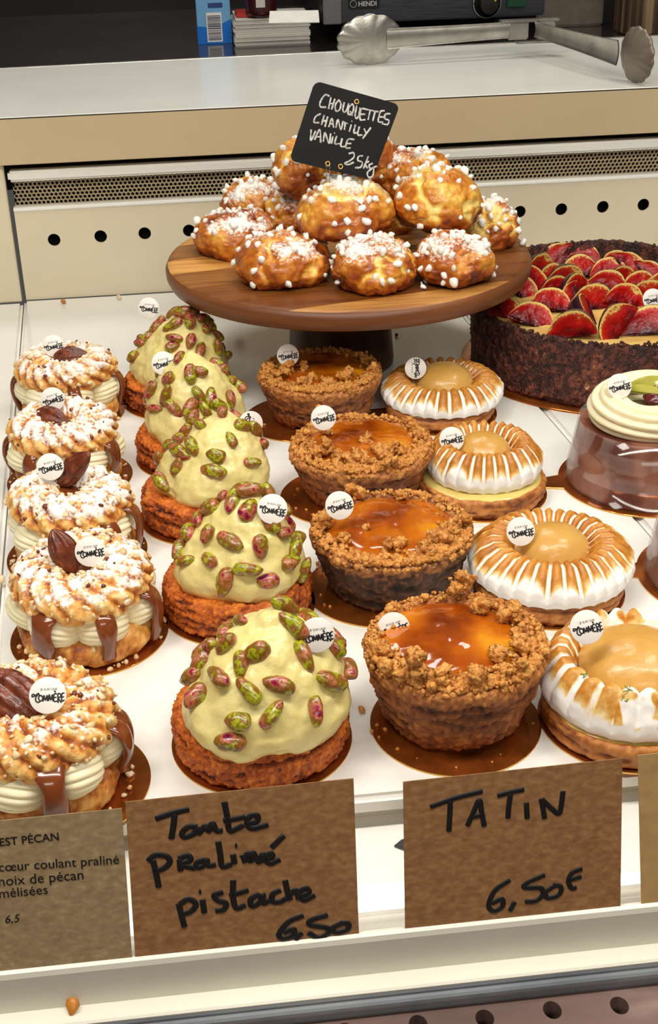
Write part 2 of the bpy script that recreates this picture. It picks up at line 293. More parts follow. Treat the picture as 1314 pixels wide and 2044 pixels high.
def flakes(C, Nn, sizes, seed):
    """thin irregular chips lying on a surface"""
    rs = np.random.RandomState(seed); out = []
    for c, n, s in zip(C, Nn, sizes):
        n = n+rs.randn(3)*.28; n /= np.linalg.norm(n); t = np.cross(n, rs.randn(3)); t /= np.linalg.norm(t); b = np.cross(n, t); k = 7; a = np.sort(rs.rand(k)*.7+np.arange(k))*2*PI/k; r = s*(.55+.6*rs.rand(k)); h = min(.0009, s*.35)
        ring = [c+t*(r_*math.cos(x))+b*(r_*.8*math.sin(x)) for x, r_ in zip(a, r)]; V = [c-n*h]+[p-n*h*.6 for p in ring]+[c+(p-c)*.82+n*h for p in ring]+[c+n*h*1.15]; Q = []
        for i in range(k): j = (i+1) % k; Q += [(0, 1+j, 1+i), (1+i, 1+j, 1+k+j), (1+i, 1+k+j, 1+k+i), (1+k+i, 1+k+j, 1+2*k)]
        out.append((np.array(V), np.array(Q)))
    return merge(out)
# ------------------------------------------------------------ scene graph helpers
def tag(o, label, cat, group=None, kind=None):
    o['label'] = label; o['category'] = cat
    if group: o['group'] = group
    if kind: o['kind'] = kind
    return o
def struct(o): o['kind'] = 'structure'; return o
def thing(name, loc, label, cat, group=None):
    o = bpy.data.objects.new(name, None); COL.objects.link(o); o.location = Vector([float(x) for x in loc]); o.empty_display_size = .01
    return tag(o, label, cat, group)
def textmesh(body, bold=0, shear=0):
    cu = bpy.data.curves.new('txt', 'FONT'); cu.body = body; cu.size = 1; cu.offset = bold; cu.shear = shear; cu.resolution_u = 3
    o = bpy.data.objects.new('txt', cu); COL.objects.link(o); bpy.context.view_layer.update()
    me = bpy.data.meshes.new_from_object(o.evaluated_get(bpy.context.evaluated_depsgraph_get()))
    V = np.array([v.co[:] for v in me.vertices]); F = [tuple(p.vertices) for p in me.polygons]
    bpy.data.objects.remove(o); bpy.data.curves.remove(cu); bpy.data.meshes.remove(me); return V, F
def pyobj(name, V, F, m, parent=None, loc=None, label=None):
    me = bpy.data.meshes.new(name); me.from_pydata([tuple(map(float, v)) for v in V], [], [tuple(map(int, f)) for f in F]); me.update(); return link(name, me, m, parent, loc, label)
def strokes_on(strokes, width, up, thick=.00035, jitter=0, seed=0):
    """3D stroke paths lying on a plane with normal up -> flattened tubes"""
    parts = []; rs = np.random.RandomState(seed)
    for st in strokes:
        if len(st) == 1: st = [st[0], np.array(st[0])+np.array([width*.35, 0, 0])]
        p = smoothpath(st); side = np.cross(np.gradient(p, axis=0), up)
        wv = width*(1+jitter*(rs.rand(len(p))-.5)); parts.append(caps(p, wv, np.full(len(p), thick), 10, side))
    return merge(parts)
# ============================================================ THE SETTING
YB = 1.318
TX = lambda y, x0, y0: x0+(y0-y)*.0708       # tray joints run a little askew of the case front
for n, (a, b) in enumerate([(-.75, None), (None, None), (None, .9)]):
    l0 = -.75 if n == 0 else None
    xl = lambda y, k=n: -.75 if k == 0 else (TX(y, -.1825, YB) if k == 1 else TX(y, .2585, 1.1833))
    xr = lambda y, k=n: TX(y, -.1825, YB) if k == 0 else (TX(y, .2585, 1.1833) if k == 1 else .9)
    g = .0006
    yb = YB+.0 if n != 0 else YB-.006
    o = prism('shelf_tray', [(xl(.4907)+g, .4907), (xr(.4907)-g, .4907), (xr(yb)-g, yb), (xl(yb)+g, yb)], -.009, 0, SHELFW, bev=.003)
    o.name = ['shelf_left', 'shelf_middle', 'shelf_right'][n]; struct(o)
struct(box('shelf_support', (-.75, .50, -.03), (.9, YB, -.0095), RAILW))
# lower tray in front of the shelf, strip and bar, front rail, ledge, aluminium nose, plank
struct(extrude_profile('floor_lower_tray', [(.51, -.02), (.452, -.02), (.444, -.0208), (.4385, -.0232), (.4362, -.027), (.4362, -.035), (.51, -.035)], -.75, .9, SHELFW))
struct(extrude_profile('trim_1', [(.4358, -.0235), (.4275, -.0235), (.4265, -.0185), (.4235, -.0165), (.4175, -.0165), (.4150, -.019), (.4150, -.05), (.4358, -.05)], -.75, .9, RAILW))
YR = .4105
def rail_prof():
    zt = -.0085
    yb_ = .0
    p = [(.4145, -.05), (.4145, zt-.003), (.4135, zt-.0006), (.4118, zt), (.4098, zt-.0006), (.4090, zt-.003), (.4085, -.0308), (.4000, -.0310), (.3990, -.0318), (.3990, -.05)]
    return p
struct(extrude_profile('trim_2', rail_prof(), -.75, .9, RAILW))
struct(extrude_profile('trim_3', [(.3988, -.0325), (.3983, -.0335), (.3983, -.0348), (.3972, -.0356), (.3964, -.0368), (.3962, -.0385), (.3966, -.0402), (.3974, -.0414), (.3976, -.0445), (.3988, -.0445)], -.75, .9, ALU))
hl = []
for px in [(968, 2033), (1103, 2016), (1237, 2007), (835, 2044)]:
    p = Pz(px[0], px[1], -.044); hl.append((p[0], p[1]/1.2, .0041))
for k in range(1, 12): hl.append((hl[3][0]-.0325*k, hl[3][1], .0042))
struct(holed('trim_4', -.75, .9, .25/1.2, .3974/1.2, hl, .018, lambda u, v, d: (u, v*1.2, -.044-d), PLANK))
struct(box('trim_4_backing', (-.75, .25, -.10), (.9, .3985, -.0625), DARK))
# back wall
holes = [(-.1432, .0622), (-.0958, .0631), (-.0507, .0637), (-.005, .064), (.0405, .064), (.344, .0645), (.389, .0647), (.4342, .0648), (.4786, .0648), (.5235, .0648), (.5685, .0648)]
struct(holed('wall_back', -.1795, .9, .0004, .0925, [(a, b, .0064) for a, b in holes], .002, lambda u, v, d: (u, YB+d, v), PANEL))
o = struct(extrude_profile('wall_back_ledge', [(YB-.0002, .0925), (YB-.0022, .0942), (YB-.0022, .0958), (YB, .0972), (YB+.012, .0972), (YB+.012, .0925)], -.1795, .9, WHITE))
struct(box('wall_back_void', (-.18, YB+.02, 0), (.9, YB+.03, .15), DARK))
struct(box('wall_back_end_panel', (-.75, YB-.006, .0004), (-.1835, YB+.004, 0.1422), PANEL, bev=.001))
struct(box('wall_back_header', (-.1805, YB-.005, .1236), (.9, YB+.01, .1345), WHITE, bev=.0025))
# perforated grille: hexagonal openings
def grille():
    s = .0044; V, Q = [], []; x = -.176; row = 0; ro, ri = s/math.sqrt(3)*1.0, s/math.sqrt(3)*.74; z0 = .0985
    rows = 7; dz = s*math.sqrt(3)/2
    for r in range(rows):
        n = int((.9+.176)/s)
        for c in range(n):
            cx_, cz = -.176+c*s+(s/2 if r % 2 else 0), z0+.0006+r*dz; b = len(V)
            for k in range(6):
                a = PI/6+k*PI/3
                V.append((cx_+ro*math.cos(a), YB+.008, cz+ro*math.sin(a))); V.append((cx_+ri*math.cos(a), YB+.008, cz+ri*math.sin(a))); V.append((cx_+ri*math.cos(a), YB+.0105, cz+ri*math.sin(a)))
            for k in range(6):
                j = (k+1) % 6; Q.append((b+3*k, b+3*j, b+3*j+1, b+3*k+1)); Q.append((b+3*k+1, b+3*j+1, b+3*j+2, b+3*k+2))
    return np.array(V), np.array(Q)
V, Q = grille(); struct(npobj('wall_back_grille', V, Q, GRILLE, smooth=False))
# worktop over the wall with beige fascia
ZT = 0.1885; YF = 1.304
struct(box('trim_5', (-.75, YF, 0.1425), (.9, YF+.016, ZT-.0022), BEIGE, bev=.0005))
struct(box('trim_5_joint', (-.75, YF+.0008, ZT-.0026), (.9, YF+.02, ZT-.0008), DARK))
wp = [(.95, YF), (.95, 1.668), (-.20, 1.6170), (-.216, 1.614), (-.232, 1.606), (-.25, 1.59), (-.75, 1.59), (-.75, YF)]
struct(prism('worktop', wp, ZT-.001, ZT, WHITE, bev=.0004))
struct(box('worktop_core', (-.75, YF+.016, .1475), (.95, 1.56, ZT-.0011), BEIGE))
# ---- the dark back counter
struct(box('back_counter', (-1.0, 1.60, .11), (1.3, 2.25, ZT-.0115), BLACKG))
V, Q = sweep([(-.75, 1.600, ZT-.004), (-.2, 1.6240, ZT-.004), (.2, 1.6425, ZT-.004), (.95, 1.6755, ZT-.004)], .0045, .0045, 10); struct(npobj('trim_6', V, Q, STEEL))
struct(box('wall_far', (-1.5, 2.25, -.1), (1.8, 2.3, 1.2), BACKD))
# ============================================================ SHARED PARTS
def bvh(P, Q): return BVHTree.FromPolygons([Vector(p) for p in P.tolist()], Q.tolist())
def hit(tree, u, v, centre):
    d = ray(u, v); d = d/np.linalg.norm(d); h = tree.ray_cast(Vector(CAM), Vector(d))
    if h[0] is None:
        q = CAM+d*(np.array(centre)-CAM).dot(d); h = tree.find_nearest(Vector(q))
    return np.array(h[0]), np.array(h[1])
# round paper tag: disc in XZ plane facing -Y
def tag_meshes():
    n = 48; r, t = .0088, .0006; V = []; Q = []
    for y, rr in ((0, 0), (0, r-.0002), (.0001, r), (t, r), (t, 0)):
        for k in range(n): a = 2*PI*k/n; V.append((rr*math.cos(a), y, rr*math.sin(a)))
    for j in range(4):
        for k in range(n): Q.append((j*n+k, j*n+(k+1) % n, (j+1)*n+(k+1) % n, (j+1)*n+k))
    d = mesh_np('tag', np.array(V), np.array(Q), smooth=False); d.materials.append(TAGW)
    R = .0088
    st = [[(-.66, .04), (-.8, .08), (-.82, -.05), (-.66, .0), (-.5, .12), (-.44, .02)], [(-.46, .1), (-.62, -.08), (-.62, -.28), (-.48, -.36), (-.38, -.28)],
          [(-.36, .02), (-.48, -.1), (-.42, -.27), (-.3, -.26), (-.26, -.1), (-.36, .02)], [(-.24, -.32), (-.2, 0), (-.12, -.26), (-.03, 0), (0, -.3)],
          [(.05, -.3), (.09, .04), (.17, -.26), (.26, .03), (.29, -.32)], [(.5, .06), (.35, .04), (.35, -.32), (.52, -.33)], [(.35, -.13), (.47, -.12)], [(.36, .24), (.44, .15)],
          [(.57, -.42), (.56, .05), (.69, .04), (.7, -.1), (.58, -.16), (.74, -.42)], [(.9, .1), (.77, .05), (.77, -.32), (.9, -.28)], [(.77, -.12), (.88, -.1)]]
    V, Q = strokes_on([[np.array([x*R, -.0001, z*R]) for x, z in s_] for s_ in st], .040*R, np.array([0, -1.0, 0]), .0001)
    tv, tf = textmesh('JE SUIS UNE'); wv = tv[:, 0].max()-tv[:, 0].min(); k = .92*R/wv
    tv = np.stack([(tv[:, 0]-tv[:, 0].min())*k-.40*R, np.full(len(tv), -.00012), tv[:, 1]*k+.27*R], 1)
    me = bpy.data.meshes.new('tag_lettering'); me.from_pydata([tuple(v) for v in V.tolist()]+[tuple(v) for v in tv.tolist()], [], [tuple(q) for q in Q.tolist()]+[tuple(i+len(V) for i in f) for f in tf]); me.materials.append(INK); me.update()
    return d, me
TAGM, TAGL = tag_meshes()
def add_tag(t, u, v, y, tilt=28, roll=4, yaw=0):
    """tag stuck upright in a pastry: seen at (u,v) on the upright plane y; tilt leans it back, roll turns its writing"""
    p = Py(u, v, y) - np.array(t.location); o = link('tag', TAGM, None, t); o.location = Vector(p)
    o.rotation_mode = 'ZXY'; o.rotation_euler = (0, 0, 0)
    o.matrix_local = Matrix.Translation(Vector(p)) @ Matrix.Rotation(math.radians(yaw), 4, 'Z') @ Matrix.Rotation(math.radians(-tilt), 4, 'X') @ Matrix.Rotation(math.radians(-roll), 4, 'Y')
    link('lettering', TAGL, None, o); return o
def gold_board(t, r, off=(0, 0), tab=None, h=.0012):
    n = 120; pts = []
    for k in range(n):
        a = 2*PI*k/n; rr = r
        pts.append((off[0]+rr*math.cos(a), off[1]+rr*math.sin(a)))
    if tab is not None:
        ta = math.radians(tab); c = np.array([off[0]+(r+.010)*math.cos(ta), off[1]+(r+.010)*math.sin(ta)]); tw = .0085; pts2 = []
        dirv = np.array([math.cos(ta), math.sin(ta)]); per = np.array([-dirv[1], dirv[0]])
        for k in range(n):
            a = 2*PI*k/n; da = (a-ta+PI) % (2*PI)-PI
            if abs(da) > tw/r: pts2.append((a if a > ta-PI else a, pts[k]))
        # insert tab outline in order
        lst = []
        for k in range(n):
            a = 2*PI*k/n; da = (a-ta+PI) % (2*PI)-PI
            lst.append((da, pts[k]))
        lst.sort(key=lambda q: q[0]); left = [p for da, p in lst if da < -tw/r]; right = [p for da, p in lst if da > tw/r]
        arc = [tuple(c+dirv*tw*math.cos(b)+per*tw*math.sin(b)) for b in np.linspace(-PI/2, PI/2, 12)]
        pts = left+arc+right
    o = prism('gold_board', pts, 0, h, GOLDB, t, bev=.0002, seg=1); o.data.materials.append(GOLDE)
    for f in o.data.polygons:
        if abs(f.normal.z) < .6: f.material_index = 1
    return o
# ============================================================ PISTACHIO TARTS
def pistachio_mesh(seed):
    rs = np.random.RandomState(seed); nu, nv = 20, 16; th = np.linspace(0, 2*PI, nu, endpoint=False)[:, None]; t = np.linspace(0, PI, nv)[None]
    L = .0071*(.9+.2*rs.rand()); x = -np.cos(t)*L; rad = np.sin(t)**.8*.0044*(.9+.2*rs.rand())*(1-.18*np.cos(t)*(-1))
    y = rad*np.cos(th); z = rad*np.sin(th)*.82; V = np.stack([x+0*th, y, z], -1)
    n = fbm(V+rs.rand(3), 320, 3, seed); split = np.exp(-(np.abs(np.sin((th-PI/2-.3*rs.rand()))-1)/.012))*np.sin(t)
    V = V*(1+.28*(n-.5))[..., None]; V[..., 1:] *= (1-.22*split)[..., None]
    m = mesh_np('pistachio', flatv(V), quads(nu, nv)); m.materials.append(PIST); return m
PMS = [pistachio_mesh(k) for k in range(8)]
def pistachio_tart(c, rs_, hs_, cr, ch, peak, nuts, seed, label, board_off, gr=.047, lean=(0, 0), coff=(0, 0)):
    t = thing('pistachio_tart', (c[0], c[1], 0), label, 'tart', 'pistachio tarts in a row')
    gold_board(t, gr, board_off); zb = .0012
    P, Nm, Q, T, R, Z = lathe([(0, zb), (rs_-.004, zb), (rs_-.0008, zb+.003), (rs_, zb+hs_*.6), (rs_-.001, hs_-.003), (rs_-.004, hs_), (0, hs_)], 360, 110)
    n1 = fbm(P+seed*3.1, 120, 3, seed); n2 = fbm(P+seed, 620, 3, seed+5); wv = worley(P+seed*.7, 330, seed)
    band = fbm(np.stack([P[..., 0]*.35, P[..., 1]*.35, P[..., 2]*2.2], -1)+seed, 170, 3, seed+9)
    side = sstep(rs_*.9, rs_*.97, R)
    P = P+Nm*((n1-.5)*.0028+(n2-.5)*.0024-(sstep(.45, .75, wv))*.0009-side*sstep(.55, .7, band)*.0020)[..., None]
    tone = .5+(n2-.5)*.9+(n1-.5)*.5-side*sstep(.5, .7, band)*.35-.08*side
    npobj('sponge', flatv(P), Q, SPONGE, t, {'tone': tone})
    # cream
    z0 = hs_-.002
    prof = [(0, z0), (cr*.9, z0), (cr*.99, z0+ch*.10), (cr, z0+ch*.2), (cr*.93, z0+ch*.38), (cr*.76, z0+ch*.58), (cr*.52, z0+ch*.77), (cr*.30, z0+ch*.89), (cr*.14, z0+ch*.965), (cr*.05, z0+ch), (0, z0+ch)]
    P, Nm, Q, T, R, Z = lathe(prof, 150, 90)
    f = ((Z-z0)/ch); P[..., 0] += lean[0]*f**1.5; P[..., 1] += lean[1]*f**1.5
    ang = .10*np.sin(T*2+seed)+.05*np.sin(T*3+2*seed)
    n1 = fbm(P+seed*5, 55, 3, seed+2); n2 = fbm(P+seed, 260, 3, seed+3); rip = np.abs(np.sin(6*T+f*7+4*n1))
    P = P+Nm*((n1-.5)*.0085+(n2-.5)*.0016+.0008*rip*(1-f))[..., None]; P[..., :2] *= (1+ang*.35*(1-f))[..., None]; P[..., 0] += coff[0]; P[..., 1] += coff[1]
    npobj('cream', flatv(P), Q, PCREAM, t)
    W = flatv(P)+np.array([c[0], c[1], 0]); tr = bvh(W, Q); rs = np.random.RandomState(seed+40); cen = (c[0]+coff[0], c[1]+coff[1], z0+ch*.45); loc = np.array([c[0], c[1], 0]); done = []
    def nut(p, n, a=None, emb=.0012):
        o = link('pistachio', PMS[rs.randint(8)], None, t)
        tx = np.cross([0, 0, 1.0], n); tx = tx/(np.linalg.norm(tx)+1e-9); ty = np.cross(n, tx); a = rs.rand()*2*PI if a is None else a
        x = tx*math.cos(a)+ty*math.sin(a); x = x+n*(rs.rand()-.5)*.5; x /= np.linalg.norm(x); y = np.cross(n, x); y /= np.linalg.norm(y); z = np.cross(x, y)
        s = .88+.3*rs.rand(); q = p-loc+n*emb; fl = rs.rand()*2*PI
        o.matrix_local = Matrix([[x[i]*s, y[i]*s, z[i]*s, q[i]] for i in range(3)]+[[0, 0, 0, 1]]) @ Matrix.Rotation(fl, 4, 'X'); done.append(p)
    for nn in nuts:
        p, n = hit(tr, nn[0], nn[1], cen); n = n if n.dot(p-np.array(cen)) > 0 else -n
        nut(p, n, None if len(nn) < 3 else math.radians(nn[2]))
    for k in range(14):      # the far side
        a = rs.rand()*PI; z = z0+ch*(.15+.7*rs.rand()); p, n, *_ = tr.find_nearest(Vector((c[0]+cr*math.cos(a), c[1]+cr*math.sin(a), z))); p = np.array(p); n = np.array(n)
        n = n if n.dot(p-np.array(cen)) > 0 else -n
        if n[1] > .15 and all(np.linalg.norm(p-d) > .009 for d in done): nut(p, n)
    return t
def cp(pts, s, o): return [((p[0]/s+o[0]), (p[1]/s+o[1]))+tuple(p[2:]) for p in pts]
P1N = cp([(455, 1030), (635, 1085), (545, 1160), (410, 1230), (590, 1310), (765, 1280), (910, 1105), (855, 930), (945, 860), (800, 815), (1070, 1250), (1170, 1185), (1125, 990), (980, 1435), (725, 1450), (525, 1490), (480, 1610), (255, 1230), (280, 1350), (260, 1105), (550, 905), (440, 935), (345, 1050), (1085, 1060)], 2.986, (300, 940))
P2N = cp([(490, 185), (585, 235), (360, 230), (430, 140), (345, 160), (540, 105), (600, 120), (690, 150), (235, 255), (235, 360), (345, 380), (485, 420), (655, 450), (715, 325), (790, 370), (860, 450), (825, 540), (215, 535), (355, 535), (450, 660), (580, 590), (700, 655), (925, 590), (130, 445), (885, 390)], 2.986, (300, 940))
P3N = cp([(540, 920), (815, 935), (740, 1020), (500, 1060), (645, 1125), (420, 1100), (400, 1190), (630, 1225), (875, 1165), (945, 1045), (305, 1290), (455, 980), (370, 980), (690, 850), (910, 950)], 3.205, (230, 560))
P4N = cp([(525, 585), (345, 630), (215, 690), (335, 735), (260, 820), (380, 820), (540, 735), (610, 745), (730, 765), (670, 530), (720, 550), (775, 625), (480, 815), (575, 820), (415, 500), (660, 800), (500, 870), (800, 660), (480, 600)], 3.205, (230, 560))
P5N = cp([(320, 150), (415, 215), (475, 260), (370, 290), (580, 310), (380, 370), (210, 355), (480, 395), (645, 430), (680, 330), (590, 220), (490, 165), (190, 275), (105, 350), (85, 480), (370, 430), (540, 450), (230, 210), (330, 110), (430, 80), (640, 230), (700, 260), (250, 300)], 3.205, (230, 560))
c4 = Pz(388, 850, .025); c5 = Pz(352, 742, .025)
P_T = []
t = pistachio_tart((.0156, .5450), .0464, .024, .0415, .060, None, P1N, 1, 'pistachio tart nearest the front, right behind the card reading Tarte praliné pistache', (0, 0), .0475, (.008, .007), (.003, -.008)); add_tag(t, 633, 1268, .529, 22, 2); P_T.append(t)
t = pistachio_tart((.0101, .6810), .0462, .025, .0365, .058, None, P2N, 2, 'pistachio tart second from the front in its row, its cream thickly dotted with nuts', (0, 0), .0478, (.008, .002), (.002, -.005)); add_tag(t, 544, 1016, .661, 30, -14)
t = pistachio_tart((-.0060, .8050), .0450, .025, .0378, .053, None, P3N, 3, 'middle pistachio tart of its row, with glossy low cream', (0, 0), .0468, (.014, .006), (.005, -.003)); add_tag(t, 501, 846, .812, 18, -84, 18)
t = pistachio_tart((c4[0], c4[1]), .0452, .024, .0382, .062, None, P4N, 4, 'pistachio tart with a tall pointed peak, fourth from the front in its row', (0, 0), .0465, (0, .004)); add_tag(t, 326, 725, c4[1]+.004, 25, 8)
t = pistachio_tart((c5[0], c5[1]), .0455, .024, .0408, .055, None, P5N, 5, 'pistachio tart at the back of its row, partly beneath the wooden cake stand', (0, 0), .0468, (.006, .002), (.004, -.002)); add_tag(t, 297, 615, c5[1]+.02, 20, -10)
# ============================================================ TATIN TARTS
def tatin(c, rt, rb, h, seed, label, crust, boff, gr, lumps_px, side_dark=0, cr_=.036, rough=1.0, coff=(0, 0)):
    t = thing('tatin_tart', (c[0], c[1], 0), label, 'tart', 'apple tatin tarts in a row'); gold_board(t, gr, boff, None); zb = .0012; rs = np.random.RandomState(seed)
    prof = [(0, zb), (rb-.003, zb), (rb, zb+.003), (rb+(rt-rb)*.25, h*.3), (rb+(rt-rb)*.62, h*.62), (rt-.0012, h*.80), (rt, h*.90), (rt-.0015, h*.975), (rt-.005, h), (cr_+.004, h-.001), (cr_, h-.0035), (0, h-.004)]
    P, Nm, Q, T, R, Z = lathe(prof, 300, 110)
    n1 = fbm(P+seed, 90, 3, seed); n2 = fbm(P+seed*2, 420, 3, seed+4); wv = worley(P+seed, 300, seed); band = fbm(np.stack([P[..., 0]*.4, P[..., 1]*.4, P[..., 2]*2], -1)+seed, 140, 3, seed+8)
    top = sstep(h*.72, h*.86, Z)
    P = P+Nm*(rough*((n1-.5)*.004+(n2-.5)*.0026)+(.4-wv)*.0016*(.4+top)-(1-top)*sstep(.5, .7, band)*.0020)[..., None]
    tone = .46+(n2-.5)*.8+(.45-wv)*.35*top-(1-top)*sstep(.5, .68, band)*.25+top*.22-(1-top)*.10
    npobj('crust', flatv(P), Q, crust, t, {'tone': tone})
    P, Nm, Q, T, R, Z = lathe([(0, h-.008), (cr_+.002, h-.008), (cr_+.003, h-.003), (cr_*.9, h+.0002), (cr_*.6, h+.0016), (0, h+.0024)], 110, 50)
    n1 = fbm(P+seed*9, 70, 3, seed+1); P[..., 2] += (n1-.5)*.0032*sstep(h-.004, h, Z); P[..., 0] += coff[0]; P[..., 1] += coff[1]
    npobj('caramelised_apple', flatv(P), Q, CARAM, t)
    # crumble: scattered lumps on the rim, bigger clusters where the photo shows them
    C, Sz = [], []
    for k in range(520):
        a = rs.rand()*2*PI; r = rt-.0005-abs(rs.randn())*.0045; r = max(r, cr_*.93); C.append((r*math.cos(a), r*math.sin(a), h+.0008*rs.rand()-(.003 if r > rt-.002 else 0))); Sz.append(.0006+.0014*rs.rand()**2.2)
    for k in range(420):
        a = -PI/2+rs.randn()*.9; r = rt-.003-abs(rs.randn())*.006; C.append((r*math.cos(a), r*math.sin(a), h+.0012*rs.rand())); Sz.append(.0008+.0018*rs.rand()**2)
    for (u, v, n, sp) in lumps_px:
        q = Pz(u, v, h+.002)-np.array([c[0], c[1], 0]); rq = math.hypot(q[0], q[1]); q = np.array([q[0]*min(1, (rt-.005)/rq), q[1]*min(1, (rt-.005)/rq), q[2]+max(0, rq-rt+.005)*.6])
        C.append(q+[0, 0, .0005]); Sz.append(sp*.62)
        for k in range(n):
            d = rs.randn(3)*sp*.5; d[2] = abs(d[2]); C.append(q+d); Sz.append(.0011+.0026*rs.rand()**1.5)
    C = np.array(C); Sz = np.array(Sz); bg = Sz > .0022; V, F = merge([lumps(C[~bg], Sz[~bg], seed, 2, .95, 2.6), lumps(C[bg], Sz[bg], seed+3, 3, .95, 2.4)]); o = npobj('crumble', V, F, CRUMB, t); o['kind'] = 'stuff'
    C = []; Sz = []
    for k in range(26):
        a = rs.rand()*2*PI; r = rb+abs(rs.randn())*.004+.001; C.append((r*math.cos(a)+boff[0]*.5, r*math.sin(a)+boff[1]*.5, zb+.0005)); Sz.append(.0005+.0011*rs.rand()**2)
    V, F = lumps(C, Sz, seed+9, 1, .4); o = npobj('fallen_crumb', V, F, CRUMB, t); o['kind'] = 'stuff'
    return t
t = tatin((.1200, .5530), .0490, .0385, .047, 11, 'apple tatin tart nearest the front, behind the card reading TATIN', CRUST, (-.001, -.009), .0455,
          [(925, 1170, 14, .0065), (955, 1215, 8, .004), (800, 1340, 12, .006), (885, 1360, 14, .006), (1010, 1345, 16, .0065), (1040, 1290, 10, .005), (790, 1395, 10, .0055), (960, 1385, 12, .004), (830, 1375, 6, .003), (1030, 1230, 10, .004), (765, 1300, 6, .004), (1000, 1310, 10, .004)], cr_=.0365, coff=(-.003, .0035)); add_tag(t, 786, 1255, float(Pz(786, 1258, .0465)[1]), 22, 12)
t = tatin((.1085, .6940), .0515, .0410, .040, 12, 'apple tatin tart with a dark baked side, second from the front', CRUSTD, (-.008, -.006), .0475,
          [(895, 1060, 22, .008), (870, 1075, 10, .006), (790, 1090, 7, .0045), (715, 985, 8, .0045), (800, 990, 6, .003), (730, 1055, 3, .003), (860, 1105, 9, .005), (690, 1080, 6, .004), (640, 1040, 8, .004), (925, 1040, 8, .004)], cr_=.0390, coff=(.001, .004)); add_tag(t, 678, 1009, .694, 26, 10)
t = tatin((.1065, .8210), .0515, .0395, .040, 13, 'apple tatin tart third from the front, the front of its rim heaped with pale crumble', CRUST, (-.013, -.004), .0465,
          [(655, 865, 8, .004), (655, 900, 10, .006), (760, 905, 14, .007), (800, 900, 8, .0045), (735, 885, 8, .004), (690, 915, 12, .006), (630, 900, 10, .005), (840, 870, 12, .005), (820, 850, 6, .0035), (720, 920, 12, .006), (780, 935, 10, .005), (625, 830, 6, .004)], cr_=.0375, coff=(.003, .005)); add_tag(t, 646, 834, .820, 24, 9)
t = tatin((.0925, .9660), .0505, .0400, .040, 14, 'apple tatin tart farthest back, in the shade under the wooden cake stand', CRUST, (-.016, -.004), .0475,
          [(570, 742, 12, .007), (610, 735, 5, .004), (690, 755, 14, .007), (650, 765, 8, .004), (600, 765, 8, .005), (725, 720, 8, .005), (745, 740, 8, .004), (535, 740, 8, .005), (620, 755, 6, .004)], cr_=.0375, coff=(.002, .004)); add_tag(t, 575, 709, .965, 20, 5)
